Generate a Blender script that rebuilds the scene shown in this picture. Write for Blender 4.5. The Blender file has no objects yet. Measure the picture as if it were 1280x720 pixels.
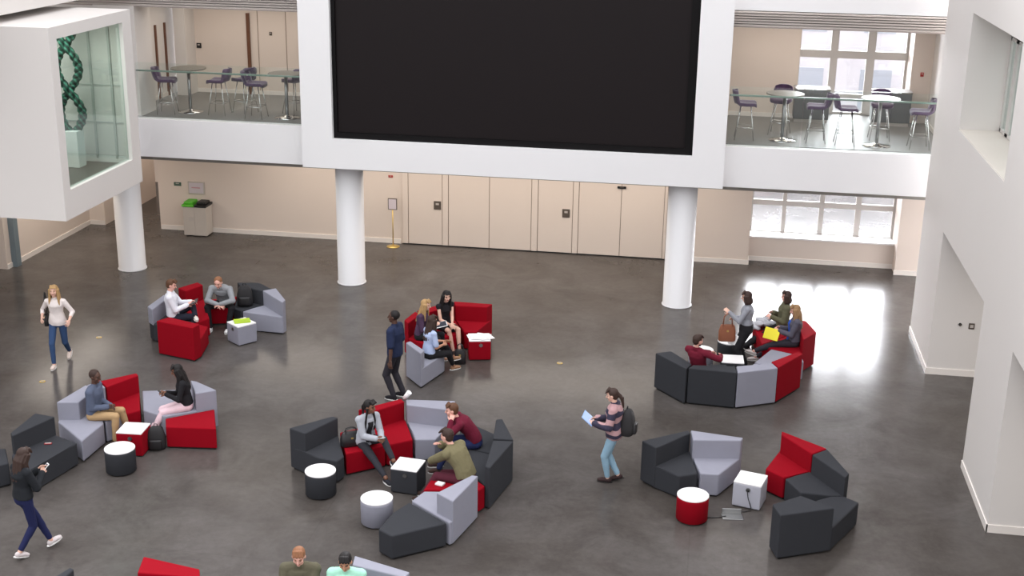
import bpy, bmesh, math, random
from mathutils import Vector, Matrix, Quaternion
random.seed(7)
PI = math.pi
S = bpy.context.scene
COL = S.collection

# ------------------------------------------------------------------ helpers
def lin(c):
    out = []
    for v in c:
        v /= 255.0
        out.append(v / 12.92 if v <= 0.04045 else ((v + 0.055) / 1.055) ** 2.4)
    return tuple(out) + (1.0,)

MATS = {}
def mat(name, rgb, rough=0.6, metal=0.0, spec=0.5, noise=0.0, nscale=20.0, bump=0.0, bscale=200.0, emit=None, estr=0.0, sheen=0.0):
    if name in MATS: return MATS[name]
    m = bpy.data.materials.new(name); m.use_nodes = True
    nt = m.node_tree; b = nt.nodes['Principled BSDF']
    b.inputs['Base Color'].default_value = lin(rgb)
    b.inputs['Roughness'].default_value = rough
    b.inputs['Metallic'].default_value = metal
    b.inputs['Specular IOR Level'].default_value = spec
    if sheen: b.inputs['Sheen Weight'].default_value = sheen
    tc = nt.nodes.new('ShaderNodeTexCoord')
    if noise > 0:
        n = nt.nodes.new('ShaderNodeTexNoise'); n.inputs['Scale'].default_value = nscale; n.inputs['Detail'].default_value = 4
        nt.links.new(tc.outputs['Object'], n.inputs['Vector'])
        mx = nt.nodes.new('ShaderNodeMix'); mx.data_type = 'RGBA'
        a = lin(rgb)
        mx.inputs['A'].default_value = tuple(v * (1 - noise) for v in a[:3]) + (1,)
        mx.inputs['B'].default_value = tuple(min(1, v * (1 + noise)) for v in a[:3]) + (1,)
        nt.links.new(n.outputs['Fac'], mx.inputs['Factor'])
        nt.links.new(mx.outputs['Result'], b.inputs['Base Color'])
    if bump > 0:
        n2 = nt.nodes.new('ShaderNodeTexNoise'); n2.inputs['Scale'].default_value = bscale; n2.inputs['Detail'].default_value = 2
        nt.links.new(tc.outputs['Object'], n2.inputs['Vector'])
        bp = nt.nodes.new('ShaderNodeBump'); bp.inputs['Strength'].default_value = bump; bp.inputs['Distance'].default_value = 0.004
        nt.links.new(n2.outputs['Fac'], bp.inputs['Height']); nt.links.new(bp.outputs['Normal'], b.inputs['Normal'])
    if emit:
        b.inputs['Emission Color'].default_value = lin(emit); b.inputs['Emission Strength'].default_value = estr
    MATS[name] = m
    return m

def glass_mat(name, tint, refl=1.0):
    m = bpy.data.materials.new(name); m.use_nodes = True
    nt = m.node_tree; nt.nodes.clear()
    o = nt.nodes.new('ShaderNodeOutputMaterial'); t = nt.nodes.new('ShaderNodeBsdfTransparent'); g = nt.nodes.new('ShaderNodeBsdfGlossy')
    t.inputs['Color'].default_value = tint; g.inputs['Roughness'].default_value = 0.02
    g.inputs['Color'].default_value = (refl, refl, refl, 1)
    lw = nt.nodes.new('ShaderNodeLayerWeight'); lw.inputs['Blend'].default_value = 0.5
    pw = nt.nodes.new('ShaderNodeMath'); pw.operation = 'POWER'; pw.inputs[1].default_value = 5.0
    f = nt.nodes.new('ShaderNodeMath'); f.operation = 'MULTIPLY_ADD'; f.inputs[1].default_value = 0.9; f.inputs[2].default_value = 0.035
    nt.links.new(lw.outputs['Facing'], pw.inputs[0]); nt.links.new(pw.outputs[0], f.inputs[0])
    mx = nt.nodes.new('ShaderNodeMixShader')
    nt.links.new(f.outputs[0], mx.inputs[0]); nt.links.new(t.outputs[0], mx.inputs[1]); nt.links.new(g.outputs[0], mx.inputs[2])
    nt.links.new(mx.outputs[0], o.inputs['Surface'])
    return m

def link(name, bm, m, parent=None, smooth=False, loc=None, rotz=0.0):
    me = bpy.data.meshes.new(name)
    bmesh.ops.recalc_face_normals(bm, faces=bm.faces[:])
    bm.to_mesh(me); bm.free()
    for mm in (m if isinstance(m, (list, tuple)) else [m]): me.materials.append(mm)
    if smooth:
        for p in me.polygons: p.use_smooth = True
    o = bpy.data.objects.new(name, me); COL.objects.link(o)
    if parent: o.parent = parent
    if loc is not None: o.location = loc
    o.rotation_euler = (0, 0, rotz)
    return o

def tag(o, label=None, cat=None, group=None, kind=None):
    if label: o['label'] = label
    if cat: o['category'] = cat
    if group: o['group'] = group
    if kind: o['kind'] = kind
    return o

def thing(name, label, cat, loc=(0, 0, 0), rotz=0.0, group=None):
    o = bpy.data.objects.new(name, None); COL.objects.link(o)
    o.empty_display_size = 0.2
    o.location = loc; o.rotation_euler = (0, 0, rotz)
    return tag(o, label, cat, group)

def dup(root, loc, rotz=0.0, label=None, group=None):
    r = root.copy(); COL.objects.link(r); r.location = loc; r.rotation_euler = (0, 0, rotz)
    if label: r['label'] = label
    if group: r['group'] = group
    for ch in list(root.children):
        c = ch.copy(); COL.objects.link(c); c.parent = r
        for g in ch.children:
            d = g.copy(); COL.objects.link(d); d.parent = c
    return r

def box(bm, x0, x1, y0, y1, z0, z1, bev=0.0, seg=2):
    mtx = Matrix.Translation(((x0 + x1) / 2, (y0 + y1) / 2, (z0 + z1) / 2)) @ Matrix.Diagonal((x1 - x0, y1 - y0, z1 - z0, 1))
    r = bmesh.ops.create_cube(bm, size=1.0, matrix=mtx)
    if bev > 0:
        es = set()
        for v in r['verts']: es.update(v.link_edges)
        bmesh.ops.bevel(bm, geom=list(es), offset=bev, segments=seg, affect='EDGES', profile=0.5)
    return r['verts']

def obox(name, x0, x1, y0, y1, z0, z1, m, parent=None, bev=0.0, seg=2):
    bm = bmesh.new(); box(bm, x0, x1, y0, y1, z0, z1, bev, seg)
    return link(name, bm, m, parent)

def struct(name, boxes, m):
    bm = bmesh.new()
    for b in boxes: box(bm, *b)
    return tag(link(name, bm, m), kind='structure')

def ring_loft(bm, rings, cap=True):
    vs = [[bm.verts.new(p) for p in r] for r in rings]
    n = len(vs[0])
    for a, b in zip(vs, vs[1:]):
        for i in range(n):
            bm.faces.new((a[i], a[(i + 1) % n], b[(i + 1) % n], b[i]))
    if cap:
        bm.faces.new(vs[0][::-1]); bm.faces.new(vs[-1])

def circ(c, r, z=None, n=24, ry=None):
    ry = ry or r
    return [(c[0] + r * math.cos(2 * PI * i / n), c[1] + ry * math.sin(2 * PI * i / n), c[2] if z is None else z) for i in range(n)]

def lathe(bm, prof, c=(0, 0, 0), n=32):
    ring_loft(bm, [[(c[0] + r * math.cos(2 * PI * i / n), c[1] + r * math.sin(2 * PI * i / n), c[2] + z) for i in range(n)] for r, z in prof])

def frame_of(d):
    d = d.normalized(); a = Vector((0, 0, 1)) if abs(d.z) < 0.9 else Vector((1, 0, 0))
    u = d.cross(a).normalized(); return u, d.cross(u).normalized()

def tube(bm, pts, r, n=8):
    pts = [Vector(p) for p in pts]; rings = []
    u = None
    for i, p in enumerate(pts):
        d = (pts[min(i + 1, len(pts) - 1)] - pts[max(i - 1, 0)]).normalized()
        if u is None: u, v = frame_of(d)
        else:
            u = (u - d * u.dot(d)).normalized(); v = d.cross(u)
        rr = r[i] if isinstance(r, (list, tuple)) else r
        rings.append([p + u * (rr * math.cos(2 * PI * k / n)) + v * (rr * math.sin(2 * PI * k / n)) for k in range(n)])
    ring_loft(bm, rings)

def prism(bm, poly, z0, z1, bev=0.0, seg=3):
    a = sum(poly[i][0] * poly[(i + 1) % len(poly)][1] - poly[(i + 1) % len(poly)][0] * poly[i][1] for i in range(len(poly)))
    if a < 0: poly = poly[::-1]
    lo = [bm.verts.new((x, y, z0)) for x, y in poly]; hi = [bm.verts.new((x, y, z1)) for x, y in poly]
    n = len(poly); fs = [bm.faces.new(lo[::-1]), bm.faces.new(hi)]
    for i in range(n): fs.append(bm.faces.new((lo[i], lo[(i + 1) % n], hi[(i + 1) % n], hi[i])))
    if bev > 0:
        es = {e for f in fs for e in f.edges}
        bmesh.ops.bevel(bm, geom=list(es), offset=bev, segments=seg, affect='EDGES', profile=0.5)

# ------------------------------------------------------------------ materials
M_WHITE = mat('white_paint', (241, 240, 241), 0.6, noise=0.015, nscale=0.8)
M_WARMWHITE = mat('warm_white_paint', (220, 215, 211), 0.65, noise=0.015, nscale=0.7)
M_CREAM = mat('cream_wall_paint', (222, 209, 199), 0.6, noise=0.02, nscale=0.8)
M_COL = mat('column_paint', (222, 221, 223), 0.4)
M_GREYWALL = mat('grey_wall_paint', (190, 180, 172), 0.7)
M_SKIRT = mat('skirting_paint', (235, 228, 222), 0.4)
M_SEAM = mat('door_seam', (150, 132, 118), 0.7)
M_BLACK = mat('black_plastic', (22, 21, 22), 0.4)
M_SCREEN = mat('screen_black', (30, 25, 26), 0.4, spec=0.15, noise=0.05, nscale=0.6)
M_BEZEL = mat('screen_bezel', (15, 13, 14), 0.5, spec=0.15)
M_CHROME = mat('chrome', (215, 215, 215), 0.12, metal=1.0)
M_STEEL = mat('brushed_steel', (165, 165, 165), 0.3, metal=1.0)
M_BRASS = mat('brass', (214, 184, 110), 0.3, metal=0.7)
M_FRAME = mat('window_frame_grey', (196, 192, 188), 0.45)
M_LOUVRE = mat('louvre_grey', (192, 184, 178), 0.6)
M_WOOD = mat('brown_wood', (104, 66, 44), 0.5, noise=0.15, nscale=6)
M_PURPLE = mat('purple_fabric', (76, 52, 84), 0.9, sheen=0.3, noise=0.08, nscale=30)
M_TOPGREY = mat('grey_table_laminate', (112, 105, 97), 0.5)
M_TOPWHITE = mat('white_laminate', (240, 238, 238), 0.3)
M_BALCFLOOR = mat('balcony_floor_vinyl', (128, 126, 124), 0.5, spec=0.25, noise=0.06, nscale=1.5)
M_CAB = mat('cabinet_dark_grey', (88, 90, 92), 0.5)
M_GLASS = glass_mat('balustrade_glass', (0.95, 0.975, 0.965, 1))
M_PODGLASS = glass_mat('green_tint_glass', (0.72, 0.80, 0.77, 1))
M_WINGLASS = glass_mat('window_glass', (0.95, 0.96, 0.97, 1))
M_RAIL = mat('green_glass_edge', (120, 140, 130), 0.3)
FAB = {
    'red': mat('red_sofa_fabric', (140, 5, 24), 0.9, spec=0.12, noise=0.05, nscale=8, bump=0.3, bscale=400),
    'dark': mat('charcoal_sofa_fabric', (56, 57, 61), 0.9, spec=0.12, noise=0.05, nscale=8, bump=0.3, bscale=400),
    'light': mat('light_grey_sofa_fabric', (146, 146, 158), 0.9, spec=0.12, noise=0.04, nscale=8, bump=0.3, bscale=400),
}
M_LIGHTCUBE = mat('pale_grey_fabric', (176, 176, 186), 0.9, spec=0.15, bump=0.2, bscale=400)

def floor_material():
    m = bpy.data.materials.new('polished_concrete'); m.use_nodes = True
    nt = m.node_tree; N = nt.nodes; L = nt.links; b = N['Principled BSDF']
    tc = N.new('ShaderNodeTexCoord')
    def noise(scale, det, rough=0.55, dist=0.0):
        n = N.new('ShaderNodeTexNoise'); n.inputs['Scale'].default_value = scale; n.inputs['Detail'].default_value = det
        n.inputs['Roughness'].default_value = rough; n.inputs['Distortion'].default_value = dist
        L.new(tc.outputs['Object'], n.inputs['Vector']); return n
    n1 = noise(0.28, 6, 0.6, 0.6); n2 = noise(0.9, 9, 0.7, 0.5); n3 = noise(9, 6, 0.7)
    r1 = N.new('ShaderNodeValToRGB'); e = r1.color_ramp.elements
    e[0].position = 0.33; e[0].color = lin((73, 68, 64)); e[1].position = 0.68; e[1].color = lin((88, 84, 82))
    L.new(n1.outputs['Fac'], r1.inputs['Fac'])
    r2 = N.new('ShaderNodeValToRGB'); e = r2.color_ramp.elements
    e[0].position = 0.3; e[0].color = (0.76, 0.74, 0.73, 1); e[1].position = 0.72; e[1].color = (1.32, 1.33, 1.35, 1)
    L.new(n2.outputs['Fac'], r2.inputs['Fac'])
    r3 = N.new('ShaderNodeValToRGB'); e = r3.color_ramp.elements
    e[0].position = 0.3; e[0].color = (0.9, 0.9, 0.9, 1); e[1].position = 0.75; e[1].color = (1.1, 1.1, 1.1, 1)
    L.new(n3.outputs['Fac'], r3.inputs['Fac'])
    def mul(a, c):
        x = N.new('ShaderNodeMix'); x.data_type = 'RGBA'; x.blend_type = 'MULTIPLY'; x.inputs['Factor'].default_value = 1
        L.new(a, x.inputs['A']); L.new(c, x.inputs['B']); return x.outputs['Result']
    c = mul(mul(r1.outputs['Color'], r2.outputs['Color']), r3.outputs['Color'])
    # saw-cut joints of the slab
    br = N.new('ShaderNodeTexBrick'); br.offset = 0.0
    br.inputs['Scale'].default_value = 1.0; br.inputs['Mortar Size'].default_value = 0.012; br.inputs['Mortar Smooth'].default_value = 0.5
    br.inputs['Brick Width'].default_value = 5.55; br.inputs['Row Height'].default_value = 5.2
    br.inputs['Color1'].default_value = (1, 1, 1, 1); br.inputs['Color2'].default_value = (1, 1, 1, 1); br.inputs['Mortar'].default_value = (0.92, 0.92, 0.92, 1)
    L.new(tc.outputs['Object'], br.inputs['Vector'])
    c = mul(c, br.outputs['Color'])
    L.new(c, b.inputs['Base Color'])
    rr = N.new('ShaderNodeMapRange'); rr.inputs['To Min'].default_value = 0.15; rr.inputs['To Max'].default_value = 0.26
    L.new(n2.outputs['Fac'], rr.inputs['Value']); L.new(rr.outputs['Result'], b.inputs['Roughness'])
    b.inputs['Specular IOR Level'].default_value = 0.17
    bp = N.new('ShaderNodeBump'); bp.inputs['Strength'].default_value = 0.05; bp.inputs['Distance'].default_value = 0.02
    L.new(n1.outputs['Fac'], bp.inputs['Height']); L.new(bp.outputs['Normal'], b.inputs['Normal'])
    return m
M_FLOOR = floor_material()

# ------------------------------------------------------------------ setting
FLO, SOF, BAL, SO2, TOP = 0.0, 2.87, 3.78, 6.70, 11.5
struct('floor', [(-22, 10, -3, 40, -0.3, 0)], M_FLOOR)
# ground-floor back wall, with the door wall, the window bay and the corridor at the left
struct('wall_back', [(-14.72, 0.8, 31.85, 32.05, 0, SOF), (-17.0, -16.35, 31.9, 32.1, 0, SOF), (4.6, 5.6, 31.75, 33.1, 0, SOF),
                     (0.8, 1.0, 31.85, 33.0, 0, SOF)], M_CREAM)
struct('wall_back_window_apron', [(1.0, 4.6, 32.25, 32.9, 0, 0.62), (1.0, 4.6, 32.7, 32.9, 2.84, SOF)], M_CREAM)
struct('wall_corridor', [(-14.72, -14.52, 32.05, 37, 0, SOF), (-16.55, -16.35, 32.1, 35.2, 0, SOF), (-19, -14.5, 36.9, 37.1, 0, SOF),
                         (-19, -16.55, 35.0, 35.2, 0, SOF)], M_CREAM)
struct('wall_left', [(-17.0, -16.8, 27.6, 31.9, 0, SOF), (-17.7, -17.5, 12, 27.6, 0, SOF), (-17.5, -17.0, 27.6, 27.8, 0, SOF)], M_CREAM)
struct('baseboard_back', [(-14.70, -8.02, 31.825, 31.85, 0, 0.12), (-1.05, 1.02, 31.825, 31.85, 0, 0.12), (0.98, 4.6, 32.225, 32.25, 0, 0.12),
                          (4.575, 5.6, 31.725, 31.75, 0, 0.12), (1.0, 1.025, 31.85, 32.25, 0, 0.12)], M_SKIRT)
struct('baseboard_left', [(-16.8, -16.775, 27.62, 31.9, 0, 0.12), (-16.8, -16.35, 31.875, 31.9, 0, 0.12)], M_SKIRT)
struct('trim_window_sill', [(0.98, 4.6, 32.2, 32.75, 0.62, 0.66)], M_TOPWHITE)
struct('trim_door_threshold', [(-7.97, -1.09, 31.8, 31.86, 0.0, 0.025)], M_BLACK)
# slabs and their fascias
struct('ceiling_ground', [(-17.8, 6, 28.35, 32.8, SOF + 0.05, SOF + 0.25), (-19, -14.5, 32.8, 38, SOF + 0.05, SOF + 0.25), (-17.8, -13.4, 25.75, 28.35, SOF + 0.05, SOF + 0.25)], M_GREYWALL)
struct('trim_fascia_first_floor', [(-13.4, -9.25, 28.1, 28.35, SOF, BAL - 0.01), (0.2, 5.6, 28.1, 28.35, SOF, BAL - 0.01),
                       (-13.65, -13.4, 25.7, 28.35, SOF, BAL - 0.01), (-9.25, 0.2, 28.2, 28.35, SOF, BAL - 0.01)], M_WHITE)
struct('floor_first', [(-17.8, 6, 28.35, 33.0, BAL - 0.25, BAL), (-17.8, -13.65, 25.75, 28.35, BAL - 0.25, BAL)], M_BALCFLOOR)
struct('trim_fascia_second_floor', [(-13.4, 5.6, 28.1, 28.35, SO2, TOP)], M_WHITE)
bm = bmesh.new()
for k in range(7):
    z = 6.335 + k * 0.056
    box(bm, -17.5, 5.0, 28.4, 28.46, z, z + 0.038)
tag(link('trim_louvre_bulkhead', bm, M_LOUVRE), kind='structure')
struct('trim_louvre_backing', [(-17.5, 5.0, 28.46, 28.5, 6.33, 6.74), (-17.5, 5.0, 28.38, 28.5, 6.31, 6.335)], mat('louvre_back', (160, 150, 144), 0.7))
struct('ceiling_first', [(-17.8, 6, 28.5, 33.4, 6.33, 6.6)], M_GREYWALL)
struct('wall_back_first', [(-13.9, 1.67, 31.92, 32.1, BAL, 6.33), (4.5, 5.2, 31.92, 33.0, BAL, 6.33), (1.67, 1.87, 31.92, 33.0, BAL, 6.33)], M_CREAM)
struct('wall_left_first', [(-14.4, -13.4, 28.36, 29.2, BAL, 6.33), (-14.4, -13.97, 29.2, 32.1, BAL, 6.33), (-13.75, -13.45, 31.3, 31.92, BAL, 6.33), (-17.8, -14.4, 29.3, 29.5, BAL, 6.33)], M_WARMWHITE)
struct('wall_right_first', [(4.97, 5.2, 28.36, 31.92, BAL, 6.33)], M_WARMWHITE)
struct('baseboard_first', [(-13.45, 1.87, 31.9, 31.92, BAL, BAL + 0.1), (-13.97, -13.95, 29.2, 31.3, BAL, BAL + 0.1), (4.945, 4.97, 28.4, 31.9, BAL, BAL + 0.1)], M_SKIRT)
struct('trim_soffit_recess', [(-17.7, 5.6, 28.45, 28.6, 2.72, SOF + 0.05)], mat('soffit_grey', (150, 146, 140), 0.7))  # recessed grey edge; under the screen its grey stands in for thin shade
# right wall of the atrium: piers, lintel, niche
WX = 4.45
struct('wall_right', [(WX, 9, 25.0, 27.5, 0, 2.93), (WX, WX + 0.8, 18.43, 20.7, 0, 2.93), (WX, WX + 0.8, 8, 14.1, 0, 2.93),
                      (WX, WX + 0.8, 8, 27.5, 2.93, 4.98), (WX, WX + 0.8, 24.7, 27.5, 4.98, 7.12), (WX, WX + 0.8, 8, 20.46, 4.98, 7.12),
                      (WX, WX + 0.8, 8, 27.5, 7.12, TOP), (8.8, 9.0, 8, 25, 0, 2.93), (WX + 0.8, 9, 27.3, 27.5, 2.93, TOP)], M_WARMWHITE)
struct('ceiling_right', [(WX + 0.8, 9, 8, 25, 2.93, 3.1)], M_WARMWHITE)
struct('baseboard_right', [(WX - 0.02, WX, 25.0, 27.5, 0, 0.13), (WX - 0.02, 8.8, 24.98, 25.0, 0, 0.13), (WX - 0.02, WX, 18.41, 20.7, 0, 0.13),
                           (WX - 0.02, WX + 0.8, 18.41, 18.43, 0, 0.13)], M_SKIRT)
struct('trim_niche_sill', [(WX + 0.01, WX + 0.73, 20.46, 24.7, 4.98, 4.995)], mat('niche_sill_paint', (212, 204, 195), 0.5))

# the big screen in its white surround
struct('trim_screen_surround', [(-9.28, -8.56, 27.75, 28.1, 2.9, TOP), (-0.48, 0.22, 27.75, 28.1, 2.9, TOP), (-8.56, -0.48, 27.75, 28.1, 2.9, 3.58),
                                (-8.56, -0.48, 28.0, 28.1, 3.58, TOP)], M_WHITE)
scr = thing('video_screen', 'huge black video screen set in the white surround above the hall', 'screen', (-4.52, 27.99, 3.58))
obox('display', -3.95, 3.95, -0.06, -0.03, 0.12, 4.9, M_SCREEN, scr)
bm = bmesh.new()
box(bm, -4.04, -3.95, -0.12, 0, 0.0, 5.0); box(bm, 3.86, 4.04, -0.12, 0, 0.0, 5.0); box(bm, -3.95, 3.86, -0.12, 0, 0, 0.14); box(bm, -3.95, 3.86, -0.03, 0, 0.14, 5.0)
link('bezel', bm, M_BEZEL, scr)

# columns
for i, (x, y, lb) in enumerate([(-13.91, 28.33, 'round white column beneath the glazed box at the left'), (-8.37, 28.38, 'round white column left of the cream door wall, under the screen'),
                  (-0.64, 28.3, 'round white column at the right end of the cream door wall')]):
    bm = bmesh.new()
    lathe(bm, [(0.345, 0), (0.345, 0.02), (0.325, 0.03), (0.325, SOF + 0.05)], n=48)
    o = link('column', bm, M_COL, smooth=False, loc=(x, y, 0)); tag(o, lb, 'column')
    for p in o.data.polygons: p.use_smooth = abs(p.normal.z) < 0.5

# door wall: leaves with seams, handles
xs = [-7.97, -7.81, -6.90, -6.74, -5.66, -4.56, -4.39, -3.49, -3.34, -2.26, -1.17, -1.09]
dn = 1
for a, b_ in zip(xs, xs[1:]):
    w = b_ - a
    o = obox('door_%d' % dn if w > 0.5 else 'trim_%d' % dn, a + 0.008, b_ - 0.008, 31.815 if w > 0.5 else 31.8, 31.85, 0.03, 2.62, M_CREAM)
    tag(o, kind='structure'); dn += 1
struct('trim_door_backing', [(-7.97, -1.09, 31.84, 31.852, 0.02, 2.64)], M_SEAM)
struct('trim_door_head', [(-8.0, -1.06, 31.80, 31.85, 2.62, 2.7)], M_CREAM)

def wallplate(name, x, y, z, w, h, m, label, cat, m2=None, axis='y'):
    t = thing(name, label, cat, (x, y, z))
    bm = bmesh.new(); box(bm, -w / 2, w / 2, -0.02, 0, -h / 2, h / 2, 0.004, 1); link('plate', bm, m, t)
    if m2:
        bm = bmesh.new(); box(bm, -w * 0.22, w * 0.22, -0.028, -0.02, h * 0.05, h * 0.28); link('rocker', bm, m2, t)
    return t
M_PLATE = mat('dark_bronze_plate', (96, 86, 78), 0.4, metal=0.3)
M_PL2 = mat('pale_plate', (190, 182, 176), 0.4)
wallplate('access_panel', -7.03, 31.814, 1.1, 0.19, 0.22, M_PLATE, 'dark square plate on the cream door nearer the brass sign stand', 'wall panel', M_PL2)
wallplate('access_panel', -3.66, 31.814, 1.08, 0.19, 0.22, M_PLATE, 'dark square plate in the middle of the cream door wall', 'wall panel', M_PL2)
wallplate('door_closer', -2.26, 31.79, 1.84, 0.22, 0.06, M_BLACK, 'small black box high on the cream door wall at the right', 'door closer', M_PLATE)
wallplate('fire_alarm', -8.28, 31.85, 1.80, 0.12, 0.06, mat('alarm_red', (170, 50, 45), 0.5), 'small red alarm above the brass sign stand', 'alarm', M_PL2)
wallplate('emergency_sign', -14.16, 31.85, 1.28, 0.20, 0.10, mat('sign_green_dark', (70, 96, 84), 0.5), 'small dark green sign on the wall left of the notice', 'sign', M_PL2)
nb = thing('notice_board', 'pale framed notice on the wall above the recycling bin', 'notice', (-13.63, 31.85, 1.2))
obox('frame', -0.23, 0.23, -0.03, 0, -0.17, 0.17, M_PL2, nb, 0.004, 1)
obox('paper', -0.20, 0.20, -0.034, -0.028, -0.14, 0.14, mat('notice_paper', (206, 196, 204), 0.6), nb)
obox('heading', -0.13, 0.11, -0.037, -0.033, -0.005, 0.02, mat('notice_red', (196, 140, 150), 0.6), nb)

# recycling bin: cabinet, green and black lids
rb = thing('recycling_bin', 'grey recycling bin with green and black lids against the back wall', 'bin', (-13.52, 31.55, 0))
obox('cabinet', -0.32, 0.32, -0.22, 0.22, 0.02, 0.80, mat('bin_grey', (196, 188, 180), 0.5), rb, 0.015)
bm = bmesh.new(); box(bm, -0.34, -0.01, -0.24, 0.24, 0.80, 0.86, 0.01); box(bm, -0.30, -0.05, -0.17, 0.17, 0.86, 0.93, 0.02)
link('lid', bm, mat('bin_green', (92, 186, 52), 0.5), rb)['label'] = 'green lid'
bm = bmesh.new(); box(bm, 0.01, 0.34, -0.24, 0.24, 0.80, 0.86, 0.01); box(bm, 0.05, 0.30, -0.17, 0.17, 0.86, 0.93, 0.02)
link('lid', bm, M_BLACK, rb)['label'] = 'black lid'
obox('divider', -0.006, 0.006, -0.225, -0.22, 0.05, 0.78, M_PL2, rb); obox('door_label', -0.17, -0.03, -0.224, -0.22, 0.42, 0.52, M_PL2, rb)

# brass sign stand
ss = thing('sign_stand', 'brass floor stand holding a small framed sign by the cream wall', 'sign stand', (-8.15, 31.5, 0))
bm = bmesh.new(); lathe(bm, [(0.17, 0), (0.17, 0.015), (0.05, 0.035), (0.02, 0.06)]); link('base', bm, M_BRASS, ss, True)
bm = bmesh.new(); tube(bm, [(0, 0, 0.03), (0, 0, 1.0)], 0.014, 12); link('pole', bm, M_BRASS, ss, True)
obox('sign_frame', -0.12, 0.12, -0.02, 0.01, 1.0, 1.30, M_PLATE, ss, 0.004, 1)
obox('sign_sheet', -0.10, 0.10, -0.025, -0.019, 1.02, 1.28, mat('notice_paper', (206, 196, 204), 0.6), ss)

# blue-grey post at the left wall
o = obox('downpipe', -16.8, -16.66, 27.82, 28.02, 0.0, SOF, mat('blue_grey_metal', (116, 130, 138), 0.5)); tag(o, 'blue-grey square post standing against the left wall', 'post')

# glazed box (pod) hanging at the left
PX, PY0, PY1, PZ0, PZ1 = -12.25, 22.33, 25.75, SOF, 6.55
wy0, wy1, wz0, wz1 = 22.6, 25.35, 3.43, 6.32
struct('wall_pod', [(-17, PX, PY0, PY0 + 0.15, PZ0, PZ1), (-17, PX, PY1 - 0.12, PY1, PZ0, PZ1), (-17, PX, PY0 + 0.15, PY1 - 0.12, PZ1 - 0.15, PZ1),
                    (-17, PX, PY0 + 0.15, PY1 - 0.12, PZ0, PZ0 + 0.4), (PX - 0.15, PX, PY0 + 0.15, wy0, PZ0 + 0.4, PZ1 - 0.15), (PX - 0.15, PX, wy1, PY1 - 0.12, PZ0 + 0.4, PZ1 - 0.15),
                    (PX - 0.15, PX, wy0, wy1, PZ0 + 0.4, wz0), (PX - 0.15, PX, wy0, wy1, wz1, PZ1 - 0.15), (-15.2, -15.05, PY0 + 0.15, PY1 - 0.12, PZ0 + 0.4, PZ1 - 0.15)], M_WARMWHITE)
struct('floor_pod', [(-15.05, PX - 0.15, PY0 + 0.15, PY1 - 0.12, PZ0 + 0.4, PZ0 + 0.42)], mat('pod_floor', (72, 74, 72), 0.4))
struct('window_1', [(PX - 0.10, PX - 0.08, wy0, wy1, wz0, wz1)], M_PODGLASS)
struct('baseboard_pod', [(-15.05, PX - 0.15, PY1 - 0.14, PY1 - 0.12, PZ0 + 0.42, PZ0 + 0.56)], M_WHITE)
bm = bmesh.new()  # thin pale strips, upright and level, on the pod's far wall
for x in (-14.0, -13.2, -12.75): box(bm, x, x + 0.05, PY1 - 0.15, PY1 - 0.12, PZ0 + 0.5, PZ1 - 0.2)
for z in (4.15, 4.95): box(bm, -15.0, PX - 0.16, PY1 - 0.14, PY1 - 0.12, z, z + 0.025)
tag(link('trim_pod_strips', bm, mat('pod_strip', (186, 188, 184), 0.5)), kind='structure')
struct('wall_left_upper', [(-17.8, -13.4, 19, 28.36, SO2, TOP)], M_WARMWHITE)

# green twisted rope sculpture on its plinth, inside the glazed box
rs = thing('rope_sculpture', 'green twisted rope sculpture on a white plinth behind the tinted glass', 'sculpture', (-13.42, 25.1, 3.29))
obox('plinth', -0.16, 0.16, -0.16, 0.16, 0.0, 0.78, M_WHITE, rs, 0.01)
M_ROPE = None
def rope_mat():
    m = bpy.data.materials.new('green_rope'); m.use_nodes = True; nt = m.node_tree; b = nt.nodes['Principled BSDF']
    tc = nt.nodes.new('ShaderNodeTexCoord'); w = nt.nodes.new('ShaderNodeTexWave'); w.wave_type = 'BANDS'; w.bands_direction = 'DIAGONAL'
    w.inputs['Scale'].default_value = 4.0; w.inputs['Distortion'].default_value = 1.0
    r = nt.nodes.new('ShaderNodeValToRGB'); r.color_ramp.elements[0].color = lin((10, 48, 40)); r.color_ramp.elements[1].color = lin((62, 128, 108)); r.color_ramp.elements[0].position = 0.45
    nt.links.new(tc.outputs['Object'], w.inputs['Vector']); nt.links.new(w.outputs['Fac'], r.inputs['Fac']); nt.links.new(r.outputs['Color'], b.inputs['Base Color'])
    b.inputs['Roughness'].default_value = 0.8
    return m
M_ROPE = rope_mat()
for ph in (0, PI):
    bm = bmesh.new(); pts = []
    for k in range(61):
        z = 0.78 + k * (2.36 / 60); a = ph + (z - 0.78) / 2.36 * 2 * PI * 1.25
        r = 0.24 - 0.10 * abs(math.cos(0))
        pts.append((0.24 * math.sin(a + 0.3), 0.05 * math.cos(a), z))
    # each strand is itself a twist of two cords
    for q in (0, PI):
        p2 = [(p[0] + 0.045 * math.cos(i * 0.9 + q), p[1] + 0.045 * math.sin(i * 0.9 + q), p[2]) for i, p in enumerate(pts)]
        tube(bm, p2, 0.055, 8)
    link('rope_strand', bm, M_ROPE, rs, True)

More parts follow.
